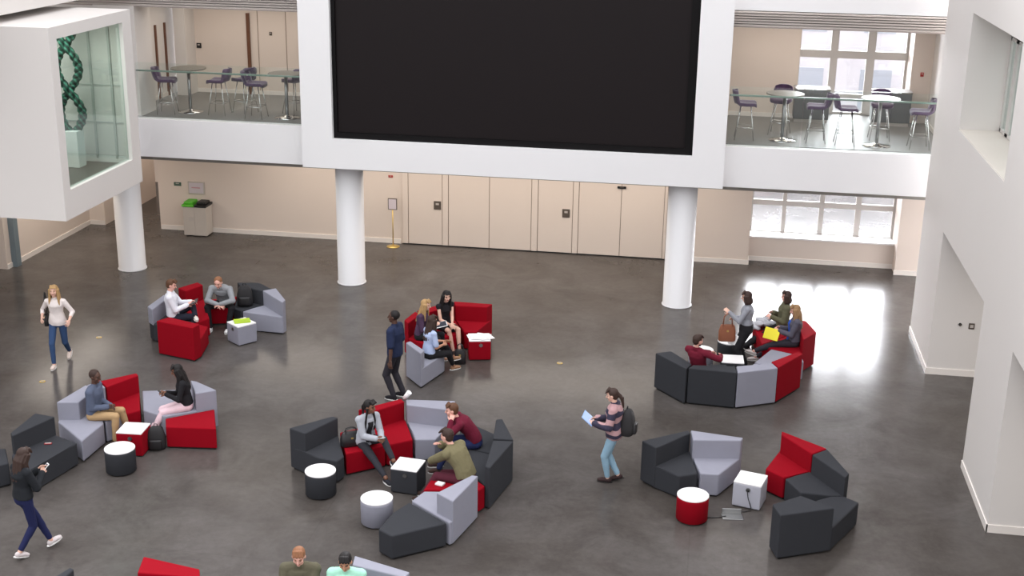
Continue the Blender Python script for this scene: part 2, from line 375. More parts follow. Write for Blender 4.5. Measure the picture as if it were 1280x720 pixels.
# ------------------------------------------------------------------ windows
def window(name, x0, x1, y, z0, z1, cols, rows, fr=0.06, glass=True):
    bm = bmesh.new()
    box(bm, x0, x1, y, y + 0.08, z0, z0 + fr); box(bm, x0, x1, y, y + 0.08, z1 - fr, z1)
    for a, b_ in cols: box(bm, a, b_, y, y + 0.08, z0 + fr, z1 - fr)
    xs = sorted(cols)
    for a, b_ in rows:
        for (p, q), (r, s) in zip(xs, xs[1:]): box(bm, q, r, y + 0.005, y + 0.075, a, b_)
    o = tag(link(name, bm, M_FRAME), kind='structure')
    g = obox('glazing', x0 + 0.02, x1 - 0.02, y + 0.035, y + 0.045, z0 + 0.02, z1 - 0.02, M_WINGLASS, o)
    return o
w2 = window('window_2', 1.0, 4.6, 32.72, 0.64, 2.85, [(1.0, 1.06), (1.80, 1.90), (2.72, 2.84), (3.62, 3.76), (4.54, 4.60)], [(1.36, 1.50)], fr=0.04)
w3 = window('window_3', 1.87, 4.5, 32.75, BAL, 6.32, [(1.87, 1.93), (2.65, 2.83), (3.52, 3.72), (4.44, 4.50)], [(5.15, 5.34), (4.18, 4.28)], fr=0.05)
struct('trim_niche_window_head', [(5.18, 5.22, 20.46, 24.7, 6.72, 7.12)], mat('dark_blind_box', (104, 94, 86), 0.6))
bm = bmesh.new()
for a, b_ in ((24.62, 24.70), (24.0, 24.22), (23.4, 23.48), (22.8, 23.02), (22.1, 22.3), (21.4, 21.6), (20.46, 20.6)): box(bm, 5.16, 5.24, a, b_, 5.0, 6.72)
box(bm, 5.16, 5.24, 20.46, 24.7, 5.0, 5.06); box(bm, 5.16, 5.24, 20.46, 24.7, 6.66, 6.72)
w4 = tag(link('window_4', bm, M_FRAME), kind='structure')
obox('glazing', 5.19, 5.2, 20.47, 24.69, 5.0, 6.72, glass_mat('grey_green_glass', (0.72, 0.78, 0.76, 1)), w4)
# low cupboards under the first-floor window
for x0, x1, lb in ((1.80, 2.62, 'low dark grey cupboard under the balcony window, left one'), (3.62, 4.5, 'low dark grey cupboard under the balcony window, right one')):
    c = thing('low_cupboard', lb, 'cupboard', ((x0 + x1) / 2, 31.6, BAL)); w = (x1 - x0) / 2
    obox('carcass', -w, w, -0.25, 0.25, 0.08, 0.78, M_CAB, c, 0.005, 1); obox('worktop', -w - 0.01, w + 0.01, -0.26, 0.26, 0.78, 0.81, M_TOPGREY, c)
    obox('door', -w + 0.01, -0.005, -0.27, -0.25, 0.1, 0.76, M_CAB, c); obox('door', 0.005, w - 0.01, -0.27, -0.25, 0.1, 0.76, M_CAB, c)
    obox('plinth', -w + 0.02, w - 0.02, -0.22, 0.24, 0.0, 0.08, M_PL2, c)
# pale house fronts outside the windows
def facade(x0, x1, y, z1, label):
    b = thing('building', label, 'building', ((x0 + x1) / 2, y, -2)); w = (x1 - x0) / 2
    obox('facade', -w, w, 0, 6, 0, z1 + 2, mat('pale_stone', (214, 210, 214), 0.8), b)
    k = 0
    for zz in (2.6, 5.6, 8.4):
        if zz + 1.6 > z1 + 2: continue
        for i in range(int(w * 2 / 2.6)):
            xx = -w + 1.0 + i * 2.6
            obox('window', xx, xx + 1.2, -0.04, 0.02, zz, zz + 1.6, mat('far_window_glass', (176, 180, 190), 0.3), b)
facade(-6, 14, 52, 5.5, 'pale stone building seen outside through the bay windows')
tag(obox('ground_outside', -25, 30, 40.2, 60, -2.2, -2.0, mat('outside_paving', (84, 84, 88), 0.8)), kind='structure')

# ------------------------------------------------------------------ balustrades
def balustrade(x0, x1, label):
    t = thing('glass_balustrade', label, 'balustrade', ((x0 + x1) / 2, 28.16, BAL)); w = (x1 - x0) / 2
    n = max(1, round(2 * w / 1.5))
    for i in range(n):
        a = -w + i * 2 * w / n
        obox('glass_panel', a + 0.008, a + 2 * w / n - 0.008, -0.008, 0.008, 0.0, 1.30, M_GLASS, t)
    obox('handrail', -w, w, 0.03, 0.07, 1.08, 1.12, M_RAIL, t, 0.008)
    for i in range(n + 1):
        a = -w + 0.04 + i * (2 * w - 0.08) / n
        obox('rail_bracket', a - 0.015, a + 0.015, 0.008, 0.03, 1.08, 1.11, M_STEEL, t)
balustrade(-13.38, -9.30, 'frameless glass balustrade of the balcony left of the screen')
balustrade(0.24, 4.95, 'frameless glass balustrade of the balcony right of the screen')

# balcony doors and frames on the left
for y0, lb in ((30.62, 1), (31.18, 2)):
    tag(obox('trim_door_post_%d' % lb, -13.97, -13.93, y0, y0 + 0.07, BAL, 5.62, M_WOOD), kind='structure')
tag(obox('trim_door_post_3', -12.03, -11.95, 31.86, 31.92, BAL, 5.85, M_WOOD), kind='structure')
for x in (-11.75, -11.0, -10.3): tag(obox('trim_wall_joint', x, x + 0.015, 31.91, 31.921, BAL, 6.3, M_SEAM), kind='structure')
wallplate('wall_clock', -13.35, 31.918, 4.98, 0.13, 0.13, M_BLACK, 'small round dark device on the left balcony wall above the table', 'wall device', M_PL2)
wallplate('light_switch', -11.4, 31.92, 5.35, 0.07, 0.09, M_PLATE, 'tiny dark switch high on the left balcony wall', 'switch', M_PL2)
sp = thing('wall_socket', 'square grey socket plate inside the lower right doorway', 'socket', (5.2, 25.0, 1.06)); obox('plate', -0.055, 0.055, -0.02, 0, -0.06, 0.06, M_PLATE, sp, 0.004, 1); obox('switch', -0.03, 0.03, -0.028, -0.02, -0.03, 0.03, M_PL2, sp)
sp = thing('door_button', 'tiny dark round button left of the grey socket plate', 'button', (4.98, 25.0, 1.08))
bm = bmesh.new(); tube(bm, [(0, 0, 0), (0, -0.02, 0)], 0.03, 16); link('ring', bm, M_BLACK, sp); bm = bmesh.new(); tube(bm, [(0, -0.02, 0), (0, -0.03, 0)], 0.016, 12); link('button', bm, M_PLATE, sp)
wallplate('fire_call_point', 4.75, 31.92, 4.95, 0.08, 0.1, mat('alarm_red', (170, 50, 45), 0.5), 'tiny red call point on the far right balcony wall', 'call point', M_PL2)

# ------------------------------------------------------------------ bar tables and stools
def make_bar_table(loc, label, top):
    t = thing('bar_table', label, 'table', loc, 0, 'tall round tables on the balconies')
    bm = bmesh.new(); lathe(bm, [(0.30, 0), (0.30, 0.012), (0.12, 0.035), (0.045, 0.06), (0.04, 0.07)], n=40); link('base', bm, M_CHROME, t, True)
    bm = bmesh.new(); tube(bm, [(0, 0, 0.05), (0, 0, 1.03)], 0.04, 20); link('pole', bm, M_STEEL, t, True)
    bm = bmesh.new(); lathe(bm, [(0.40, 1.025), (0.415, 1.03), (0.415, 1.05), (0.41, 1.055)], n=48); link('table_top', bm, top, t)
    return t
M_TOPMID = mat('pale_grey_laminate', (176, 174, 176), 0.2)
make_bar_table((-12.5, 29.15, BAL), 'round grey bar table on the left balcony, left of the two', M_TOPGREY)
make_bar_table((-10.02, 28.95, BAL), 'round grey bar table on the left balcony, cut by the screen surround', M_TOPGREY)
make_bar_table((1.46, 29.05, BAL), 'round darker grey bar table on the right balcony, nearer the screen', M_TOPGREY)
make_bar_table((3.5, 28.9, BAL), 'round white-topped bar table on the right balcony by the far wall', M_TOPWHITE)

def make_stool(loc, rz, label):
    t = thing('bar_stool', label, 'stool', loc, rz, 'purple bar stools on the balconies')
    bm = bmesh.new()   # seat shell curling up into the back (faces +x)
    prof = [(0.20, 0.73), (0.16, 0.755), (0.0, 0.75), (-0.12, 0.755), (-0.18, 0.80)]
    rings = []
    for k, (x, z) in enumerate(prof):
        w = [0.20, 0.235, 0.245, 0.225, 0.20][k]; x = x * 1.15
        rings.append([(x, -w, z + 0.015), (x, -w * 0.5, z - 0.005), (x, w * 0.5, z - 0.005), (x, w, z + 0.015), (x, w, z + 0.085), (x, w * 0.5, z + 0.065), (x, -w * 0.5, z + 0.065), (x, -w, z + 0.085)])
    ring_loft(bm, rings)
    bmesh.ops.subdivide_edges(bm, edges=bm.edges[:], cuts=1, use_grid_fill=True, smooth=0.6)
    link('seat', bm, M_PURPLE, t, True)
    bm = bmesh.new(); rings = []
    for k, (x, z, w) in enumerate([(-0.17, 0.80, 0.13), (-0.20, 0.88, 0.17), (-0.225, 0.98, 0.185), (-0.24, 1.07, 0.16), (-0.245, 1.10, 0.10)]):
        c = 0.08; w *= 1.2; x -= 0.03
        rings.append([(x + c, -w, z), (x, -w * 0.5, z), (x, w * 0.5, z), (x + c, w, z), (x + c - 0.05, w, z), (x - 0.05, w * 0.5, z), (x - 0.05, -w * 0.5, z), (x + c - 0.05, -w, z)])
    ring_loft(bm, rings); bmesh.ops.subdivide_edges(bm, edges=bm.edges[:], cuts=1, use_grid_fill=True, smooth=0.6)
    link('backrest', bm, M_PURPLE, t, True)
    for sx in (1, -1):
        for sy in (1, -1):
            bm = bmesh.new(); tube(bm, [(sx * 0.11, sy * 0.12, 0.75), (sx * 0.21, sy * 0.22, 0.0)], 0.011, 8); link('leg', bm, M_CHROME, t, True)
    bm = bmesh.new(); q = 0.18
    tube(bm, [(q, -q - 0.01, 0.28), (q, q + 0.01, 0.28), (-q, q + 0.01, 0.28), (-q, -q - 0.01, 0.28), (q, -q - 0.01, 0.28)], 0.009, 8); link('foot_ring', bm, M_CHROME, t, True)
    return t
st0 = make_stool((-12.95, 28.85, BAL), 0.2, 'purple bar stool left of the left balcony table')
for x, y, rz, lb in [(-11.72, 29.05, PI, 'purple bar stool right of the left balcony table, partly behind its neighbour'),
                     (-11.22, 29.42, PI - 0.5, 'purple bar stool showing its brownish back, middle of the left balcony'),
                     (-10.72, 28.8, 0.0, 'purple bar stool left of the half-hidden balcony table'),
                     (-10.02, 29.55, 2.6, 'purple bar stool behind the half-hidden balcony table'),
                     (0.62, 29.0, 0.0, 'purple bar stool next to the screen surround on the right balcony'),
                     (1.42, 29.75, -PI / 2 - 0.2, 'purple bar stool behind the darker grey right balcony table'),
                     (2.18, 29.0, PI, 'purple bar stool right of the darker grey table, facing it'),
                     (2.80, 28.9, 0.0, 'purple bar stool left of the white-topped balcony table'),
                     (3.62, 29.65, -PI / 2, 'purple bar stool behind the white-topped balcony table'),
                     (4.38, 28.85, PI, 'purple bar stool at the far right end of the balcony')]:
    dup(st0, (x, y, BAL), rz, lb)

WORLD_BASE, WORLD_ZEN, WORLD_FRONT, WORLD_BACK, GROUND_W, FIRST_W, POD_W, EXPO = 0.42, 1.3, 0.25, 22.0, 150, 36, 60, 0.63

SOFAS = [  # seat colour, backrest colour, footprint, backrest footprint (metres), label
    ('dark', 'light', [(-11.402, 23.76), (-11.395, 23.722), (-11.214, 23.553), (-10.878, 23.641), (-10.406, 23.837), (-10.953, 24.568), (-11.393, 24.544)], [(-11.395, 23.722), (-11.381, 24.53), (-11.2, 24.403), (-11.214, 23.553)], 'light grey backrest on a charcoal seat, at the left end of the left rear group'),
    ('red', 'red', [(-10.939, 23.114), (-10.848, 22.927), (-9.967, 22.677), (-9.919, 22.926), (-10.06, 23.687), (-10.4, 23.839), (-10.878, 23.641)], [(-10.848, 22.927), (-10.698, 23.205), (-9.919, 22.926), (-9.967, 22.677)], 'red sofa seen from behind at the front of the left rear group'),
    ('red', 'red', [(-11.276, 25.0), (-10.392, 23.818), (-10.231, 24.157), (-10.516, 24.717), (-10.826, 25.325), (-11.021, 25.487)], [(-11.276, 25.0), (-11.021, 25.487), (-10.826, 25.325), (-11.022, 24.828)], 'red sofa with a wedge backrest between the two seated men of the left rear group'),
    ('red', None, [(-10.778, 25.231), (-10.467, 24.791), (-10.007, 24.941), (-10.094, 25.297), (-10.192, 25.68), (-10.799, 25.273)], None, 'red seat under the man in the grey jumper'),
    ('dark', 'dark', [(-9.998, 24.905), (-9.982, 24.839), (-9.76, 24.725), (-9.609, 24.925), (-9.28, 25.371), (-9.7, 25.739), (-10.177, 25.637)], [(-10.177, 25.637), (-9.7, 25.739), (-9.276, 25.367), (-9.447, 25.189), (-10.028, 25.436)], 'charcoal sofa carrying a black backpack, left rear group'),
    ('light', 'light', [(-9.734, 24.704), (-9.374, 24.595), (-8.758, 24.54), (-8.744, 24.704), (-9.21, 25.438), (-9.28, 25.371), (-9.609, 24.925)], [(-9.44, 25.219), (-9.21, 25.438), (-8.744, 24.704), (-8.758, 24.54)], 'light grey sofa at the right end of the left rear group'),
    ('red', 'red', [(-5.884, 24.617), (-5.839, 24.551), (-5.441, 24.084), (-5.27, 23.902), (-4.885, 24.366), (-5.007, 24.75), (-5.239, 25.295), (-5.276, 25.352)], [(-5.884, 24.617), (-5.276, 25.352), (-5.178, 25.132), (-5.73, 24.393)], 'red sofa under the woman in the black dress'),
    ('red', 'red', [(-5.259, 25.356), (-5.239, 25.295), (-5.007, 24.75), (-4.847, 24.422), (-4.589, 24.476), (-4.413, 25.346)], [(-5.259, 25.356), (-4.413, 25.346), (-4.492, 25.117), (-5.168, 25.081)], 'red sofa behind the red cube table with papers'),
    ('red', 'red', [(-6.001, 23.985), (-5.876, 23.814), (-5.493, 23.575), (-5.317, 23.892), (-5.441, 24.084), (-5.839, 24.551), (-5.904, 24.561)], [(-6.001, 23.985), (-5.904, 24.561), (-5.746, 24.389), (-5.876, 23.814)], 'red sofa under the blonde woman in purple, mostly hidden'),
    ('light', 'light', [(-5.661, 22.734), (-5.237, 22.206), (-4.958, 23.139), (-5.248, 23.579), (-5.566, 23.194)], [(-5.661, 22.734), (-5.591, 22.839), (-5.201, 22.386), (-5.237, 22.206)], 'single light grey armchair seen from behind with a brown haired woman on it'),
    ('dark', None, [(-11.649, 17.419), (-11.139, 16.573), (-10.704, 17.033), (-11.046, 17.538)], None, 'charcoal seat cut by the left edge of the picture'),
    ('dark', 'dark', [(-10.895, 18.246), (-10.887, 17.435), (-10.828, 17.276), (-10.303, 16.68), (-10.227, 16.981), (-10.081, 17.605), (-10.005, 17.946), (-10.501, 18.174)], [(-10.887, 17.435), (-10.895, 18.246), (-10.501, 18.174), (-10.793, 17.328)], 'charcoal sofa with a red packet on its seat, left front group'),
    ('light', 'light', [(-10.773, 18.718), (-10.763, 18.662), (-9.976, 17.999), (-9.94, 18.758), (-9.998, 18.846), (-10.627, 19.531)], [(-10.773, 18.718), (-10.651, 19.54), (-10.393, 19.443), (-10.405, 18.792)], 'light grey sofa next to the charcoal one in the left front group'),
    ('light', 'light', [(-10.637, 19.543), (-9.998, 18.846), (-9.941, 18.791), (-9.831, 18.984), (-9.759, 19.171), (-10.495, 19.742)], [(-10.637, 19.543), (-10.495, 19.742), (-10.261, 19.507), (-10.363, 19.412)], 'light grey sofa behind the man in khaki trousers'),
    ('red', 'red', [(-10.49, 19.762), (-10.399, 19.667), (-9.875, 19.261), (-9.745, 19.174), (-9.577, 19.383), (-9.937, 20.144), (-10.021, 20.244)], [(-10.49, 19.762), (-10.021, 20.244), (-9.937, 20.144), (-10.247, 19.51)], 'red sofa with a tapering backrest right of the man in khaki trousers'),
    ('light', 'light', [(-9.948, 20.228), (-9.55, 19.389), (-9.058, 19.207), (-8.32, 19.768), (-9.092, 20.477)], [(-8.949, 20.112), (-8.817, 20.081), (-8.32, 19.768), (-8.624, 19.542)], 'light grey sofa under the woman in pale pink trousers'),
    ('red', None, [(-9.035, 19.143), (-8.881, 18.8), (-8.0, 18.909), (-8.345, 19.701)], None, 'red backless pouf at the right end of the left front group'),
    ('dark', 'dark', [(-6.577, 18.48), (-6.305, 18.317), (-5.979, 18.138), (-5.643, 18.085), (-5.58, 18.277), (-5.905, 19.04), (-6.016, 19.085)], [(-6.577, 18.48), (-6.016, 19.085), (-5.905, 19.04), (-6.254, 18.321)], 'charcoal sofa at the left end of the central ring'),
    ('red', None, [(-5.943, 19.184), (-5.593, 18.366), (-5.03, 18.817), (-5.675, 19.416)], None, 'red seat under the woman in the grey blazer'),
    ('red', 'red', [(-5.491, 19.249), (-5.017, 18.82), (-4.641, 19.116), (-4.831, 19.584), (-4.957, 19.891), (-5.072, 20.039), (-5.683, 19.423)], [(-5.683, 19.423), (-5.072, 20.039), (-4.984, 19.913), (-5.366, 19.435)], 'red sofa at the back of the central ring'),
    ('light', 'light', [(-4.996, 20.018), (-4.957, 19.891), (-4.831, 19.584), (-4.615, 19.122), (-4.276, 19.189), (-4.185, 19.723), (-4.129, 20.12)], [(-4.996, 20.018), (-4.129, 20.12), (-4.185, 19.723), (-4.924, 19.784)], 'light grey sofa at the back of the central ring'),
    ('dark', 'dark', [(-3.98, 19.74), (-3.93, 19.161), (-3.719, 18.982), (-2.924, 18.749), (-3.218, 19.542), (-3.751, 19.92)], [(-3.236, 18.73), (-3.317, 19.488), (-3.218, 19.542), (-2.9, 18.75)], 'charcoal sofa under the man in the maroon jumper, with a peaked backrest'),
    ('dark', 'dark', [(-3.713, 18.952), (-3.474, 18.071), (-3.446, 18.037), (-3.152, 17.688), (-3.096, 17.66), (-2.892, 18.705), (-2.924, 18.749), (-3.696, 18.97)], [(-3.226, 18.67), (-2.892, 18.705), (-3.096, 17.66), (-3.178, 17.701)], 'charcoal sofa at the right side of the central ring, nearer the camera'),
    ('red', None, [(-4.089, 17.379), (-3.22, 17.534), (-3.152, 17.688), (-3.446, 18.037), (-3.481, 18.041), (-4.043, 17.903)], None, 'red seat under the man in the olive jacket with a white packet on it'),
    ('light', 'light', [(-4.189, 17.012), (-3.463, 16.43), (-3.425, 16.476), (-3.216, 17.373), (-3.455, 17.462), (-4.07, 17.356)], [(-3.724, 16.7), (-3.317, 17.381), (-3.216, 17.373), (-3.425, 16.476)], 'light grey sofa with a sharp wedge backrest at the front of the central ring'),
    ('dark', None, [(-4.444, 16.047), (-4.196, 15.881), (-3.486, 16.425), (-4.191, 16.973), (-4.369, 16.604)], None, 'charcoal backless pouf at the front of the central ring'),
    ('dark', 'dark', [(-0.875, 23.142), (-0.259, 22.427), (-0.165, 22.693), (-0.107, 22.929), (-0.091, 23.434), (-0.549, 23.384)], [(-0.875, 23.142), (-0.579, 23.312), (-0.165, 22.693), (-0.259, 22.427)], 'charcoal sofa at the left end of the right rear ring, seen from behind'),
    ('dark', 'dark', [(-0.232, 22.473), (0.668, 22.413), (0.632, 22.751), (0.61, 22.951), (0.487, 23.681), (0.135, 23.609)], [(-0.232, 22.473), (-0.149, 22.655), (0.632, 22.751), (0.668, 22.413)], 'charcoal sofa that the man in maroon leans on, seen from behind'),
    ('light', 'light', [(0.647, 22.754), (0.675, 22.414), (1.424, 22.81), (1.357, 23.666), (1.052, 23.849), (1.009, 23.83)], [(0.647, 22.754), (1.329, 23.039), (1.424, 22.81), (0.675, 22.414)], 'light grey sofa seen from behind in the right rear ring'),
    ('light', None, [(1.01, 23.874), (1.357, 23.666), (1.818, 23.93), (1.999, 24.119), (1.958, 24.44), (1.363, 24.713)], None, 'light grey backless seat between the two red sofas of the right rear ring'),
    ('red', 'red', [(1.423, 22.836), (1.919, 23.67), (1.905, 23.755), (1.818, 23.93), (1.357, 23.666)], [(1.301, 23.117), (1.425, 22.831), (1.919, 23.67), (1.834, 23.784)], 'red sofa seen from behind next to the grey one in the right rear ring'),
    ('red', 'red', [(1.183, 24.854), (1.363, 24.713), (1.958, 24.44), (2.251, 24.968), (2.08, 25.617), (1.987, 25.786), (1.873, 25.741), (1.216, 24.939)], [(2.002, 25.651), (2.08, 25.617), (2.251, 24.968), (1.957, 24.439), (1.924, 25.044)], 'red sofa under the woman in the grey cardigan'),
    ('red', None, [(1.009, 26.085), (1.184, 24.901), (1.992, 25.886), (1.604, 26.517)], None, 'red seat under the woman in the green jacket'),
    ('dark', 'dark', [(-0.869, 19.11), (-0.62, 18.877), (-0.223, 18.592), (0.073, 18.75), (0.006, 19.088), (-0.081, 19.53), (-0.091, 19.573), (-0.127, 19.679)], [(-0.869, 19.11), (-0.127, 19.679), (-0.091, 19.573), (-0.62, 18.877)], 'charcoal sofa joined to the light grey one behind the red drum table'),
    ('light', 'light', [(-0.101, 19.684), (-0.081, 19.53), (0.006, 19.088), (0.098, 18.755), (0.399, 18.77), (0.73, 19.436), (0.762, 19.552)], [(-0.101, 19.684), (0.762, 19.552), (0.73, 19.436), (-0.051, 19.297)], 'light grey sofa joined to the charcoal one behind the red drum table'),
    ('red', 'red', [(1.111, 19.142), (1.397, 18.879), (1.563, 18.977), (2.031, 19.342), (2.081, 19.394), (1.383, 19.946)], [(1.383, 19.946), (2.081, 19.394), (1.829, 19.134), (1.372, 19.799)], 'red sofa with a slanting backrest right of the pale cube table'),
    ('dark', 'dark', [(1.409, 18.853), (1.634, 18.396), (2.1, 18.383), (2.311, 18.428), (2.36, 18.531), (2.349, 18.617), (2.08, 19.379), (2.031, 19.342), (1.563, 18.977)], [(1.828, 19.119), (2.08, 19.379), (2.36, 18.531), (2.287, 18.378)], 'charcoal sofa joined to the slanting red one'),
    ('dark', 'dark', [(1.154, 17.287), (1.257, 16.948), (2.057, 17.336), (2.521, 18.247), (2.311, 18.428), (2.1, 18.383), (1.89, 18.231)], [(1.154, 17.287), (1.583, 17.652), (2.057, 17.336), (1.257, 16.948)], 'charcoal sofa seen from behind at the front of the right front group'),
    ('red', 'red', [(-7.141, 14.186), (-7.04, 13.77), (-6.491, 13.561), (-6.194, 13.81), (-6.279, 14.016)], [(-7.141, 14.186), (-6.279, 14.016), (-6.194, 13.81), (-7.04, 13.77)], 'red sofa cut by the bottom edge of the picture'),
    ('light', 'light', [(-5.026, 14.129), (-4.153, 13.719), (-3.606, 14.301), (-3.568, 14.45), (-4.402, 14.731)], [(-4.402, 14.731), (-3.568, 14.45), (-3.606, 14.301), (-4.365, 14.484)], 'light grey sofa behind the man in the mint shirt, cut by the bottom edge'),
    ('dark', 'dark', [(-8.382, 13.494), (-7.947, 13.098), (-7.902, 13.406), (-7.874, 13.713), (-7.949, 13.75)], [(-8.04, 13.459), (-7.949, 13.75), (-7.874, 13.713), (-7.902, 13.406)], 'charcoal backrest tip just visible at the bottom edge'),
    ('dark', None, [(-5.5, 13.6), (-4.95, 13.5), (-4.62, 13.72), (-4.98, 14.08), (-5.1, 14.3), (-5.5, 14.2)], None, 'charcoal seat under the ginger haired man at the bottom edge'),
]

# ------------------------------------------------------------------ lounge seating (one object per module: seat block + wedge backrest)
def sofa(seatc, backc, hull, back, label, zi, group='modular wedge sofas'):
    cx = sum(p[0] for p in hull) / len(hull); cy = sum(p[1] for p in hull) / len(hull)
    def shr(P, d):
        q = [(x - cx, y - cy) for x, y in P]
        mx = sum(p[0] for p in q) / len(q); my = sum(p[1] for p in q) / len(q)
        out = []
        for x, y in q:
            l = math.hypot(x - mx, y - my); out.append((mx + (x - mx) * (l - d) / l, my + (y - my) * (l - d) / l))
        return out
    t = thing('modular_sofa' if back else 'modular_pouf', label, 'sofa' if back else 'pouf', (cx, cy, 0), 0, group)
    zs = 0.40 + zi * 0.0006
    bm = bmesh.new(); prism(bm, shr(hull, 0.018), 0.025, zs, 0.022, 3); link('seat', bm, FAB[seatc], t)
    if back:
        bm = bmesh.new(); prism(bm, shr(back, 0.006), zs - 0.03 if backc != seatc else 0.03, 0.73, 0.018, 3)
        link('backrest', bm, FAB[backc], t)
    bm = bmesh.new(); prism(bm, shr(hull, 0.06), 0.0, 0.04); link('plinth', bm, M_BLACK, t)
    return t
for zi, (sc, bc, hull, back, label) in enumerate(SOFAS):
    sofa(sc, bc, hull, back, label, zi % 7)

def socket(bm, r=0.035):
    tube(bm, [(0, 0.0, 0), (0, -0.012, 0)], r, 20)
def cube_table(x, y, ang, body, label, face=-90, zh=0.43):
    t = thing('cube_table', label, 'table', (x, y, 0), math.radians(ang), 'cube side tables')
    s = 0.222
    bm = bmesh.new(); box(bm, -s, s, -s, s, 0.015, zh - 0.022, 0.018, 3); link('body', bm, body, t)
    bm = bmesh.new(); box(bm, -s + 0.003, s - 0.003, -s + 0.003, s - 0.003, zh - 0.026, zh, 0.008, 2); link('table_top', bm, M_TOPWHITE, t)
    bm = bmesh.new(); tube(bm, [(0.02, -s + 0.004, zh - 0.10), (0.02, -s - 0.012, zh - 0.10)], 0.036, 20); link('socket_cap', bm, M_STEEL, t)
    bm = bmesh.new(); box(bm, -s + 0.03, s - 0.03, -s + 0.03, s - 0.03, 0, 0.02); link('plinth', bm, M_BLACK, t)
    return t
cube_table(-9.47, 24.0, -38, FAB['light'], 'light grey cube table with white top, a green folder lying on it')
cube_table(-4.47, 24.12, 14, FAB['red'], 'red cube table covered with loose white papers')
cube_table(-9.36, 18.62, 4, FAB['red'], 'red cube table with white top beside the khaki trousers man, left front group')
cube_table(-4.50, 18.16, -6, FAB['dark'], 'charcoal cube table with white top in the middle of the central seating ring')
cube_table(0.60, 23.92, 3, FAB['dark'], 'cube table with white top in front of the man leaning on the charcoal sofa')
cf = cube_table(0.89, 18.70, -15, M_LIGHTCUBE, 'pale cube table with a black plug in its socket, right of the red drum')
bm = bmesh.new(); tube(bm, [(0.02, -0.235, 0.33), (0.02, -0.27, 0.32), (0.04, -0.26, 0.2), (0.09, -0.245, 0.05), (0.10, -0.25, 0.008), (0.02, -0.34, 0.006), (-0.15, -0.42, 0.006)], 0.007, 8)
box(bm, 0.0, 0.04, -0.26, -0.232, 0.31, 0.35, 0.004, 1); link('power_cord', bm, M_BLACK, cf, True)

def drum(x, y, m, label):
    t = thing('drum_table', label, 'table', (x, y, 0), 0, 'round drum side tables')
    bm = bmesh.new(); lathe(bm, [(0.225, 0.015), (0.243, 0.03), (0.245, 0.36), (0.243, 0.395), (0.235, 0.40)], n=48); link('body', bm, m, t, True)
    bm = bmesh.new(); lathe(bm, [(0.236, 0.395), (0.244, 0.40), (0.244, 0.415), (0.240, 0.42)], n=48); link('table_top', bm, M_TOPWHITE, t)
    bm = bmesh.new(); lathe(bm, [(0.20, 0.0), (0.20, 0.02)], n=32); link('plinth', bm, M_BLACK, t)
drum(-9.25, 17.87, FAB['dark'], 'charcoal drum table with white top in front of the red cube table')
drum(-5.81, 17.70, FAB['dark'], 'charcoal drum table with white top by the left end of the central seating ring')
drum(-4.70, 16.97, FAB['light'], 'light grey drum table with white top beside the charcoal pouf')
drum(-0.01, 24.34, FAB['light'], 'light grey drum table with white top behind the man in the maroon jumper')
drum(0.01, 17.99, FAB['red'], 'red drum table with white top in front of the charcoal and grey sofas')
drum(0.55, 24.98, FAB['dark'], 'charcoal drum table behind the standing woman with the tote bag')

# ------------------------------------------------------------------ people
def V(*a): return Vector(a)
def cap(bm, a, b, ra, rb, n=12):
    d = b - a
    if d.length < 1e-5: d = V(0, 0, 1e-4)
    u, v = frame_of(d); d = d.normalized(); rings = []
    for k in (-80, -50, -20): 
        t = math.radians(k); c = a + d * (ra * math.sin(t)); r = ra * math.cos(t); rings.append((c, r))
    for k in (20, 50, 80):
        t = math.radians(k); c = b + d * (rb * math.sin(t)); r = rb * math.cos(t); rings.append((c, r))
    ring_loft(bm, [[c + u * (r * math.cos(2 * PI * i / n)) + v * (r * math.sin(2 * PI * i / n)) for i in range(n)] for c, r in rings])
def ell(bm, c, ax, ay, az, rx, ry, rz):
    m = Matrix.Identity(4)
    for i, (a, r) in enumerate(((ax, rx), (ay, ry), (az, rz))):
        for j in range(3): m[j][i] = a[j] * r
    for j in range(3): m[j][3] = c[j]
    bmesh.ops.create_icosphere(bm, subdivisions=3, radius=1.0, matrix=m)
def ik(a, b, l1, l2, pole):
    d = b - a; D = max(0.05, min(d.length, (l1 + l2) * 0.998)); e = d.normalized(); b = a + e * D
    x = (l1 * l1 - l2 * l2 + D * D) / (2 * D); h = math.sqrt(max(0, l1 * l1 - x * x))
    p = pole - e * pole.dot(e); p = p.normalized() if p.length > 1e-4 else V(0, 0, 1)
    return a + e * x + p * h, b
CLOUD = bpy.data.textures.new('cloth_folds', 'CLOUDS'); CLOUD.noise_scale = 0.11; CLOUD.noise_depth = 2
def fuse(name, bm, mats, parent, voxel, smooth=3, folds=0.0):
    me = bpy.data.meshes.new('tmp'); bmesh.ops.recalc_face_normals(bm, faces=bm.faces[:]); bm.to_mesh(me); bm.free()
    o = bpy.data.objects.new('tmp', me); COL.objects.link(o)
    r = o.modifiers.new('r', 'REMESH'); r.mode = 'VOXEL'; r.voxel_size = voxel; r.use_smooth_shade = True
    s = o.modifiers.new('s', 'SMOOTH'); s.iterations = smooth; s.factor = 0.5
    if folds:
        d = o.modifiers.new('d', 'DISPLACE'); d.texture = CLOUD; d.strength = folds; d.mid_level = 0.5; d.texture_coords = 'LOCAL'
    dg = bpy.context.evaluated_depsgraph_get()
    m2 = bpy.data.meshes.new_from_object(o.evaluated_get(dg)); m2.name = name
    bpy.data.objects.remove(o); bpy.data.meshes.remove(me)
    m2.materials.clear()
    for mm in (mats if isinstance(mats, (list, tuple)) else [mats]): m2.materials.append(mm)
    for p in m2.polygons: p.use_smooth = True; p.material_index = 0
    o = bpy.data.objects.new(name, m2); COL.objects.link(o); o.parent = parent
    return o

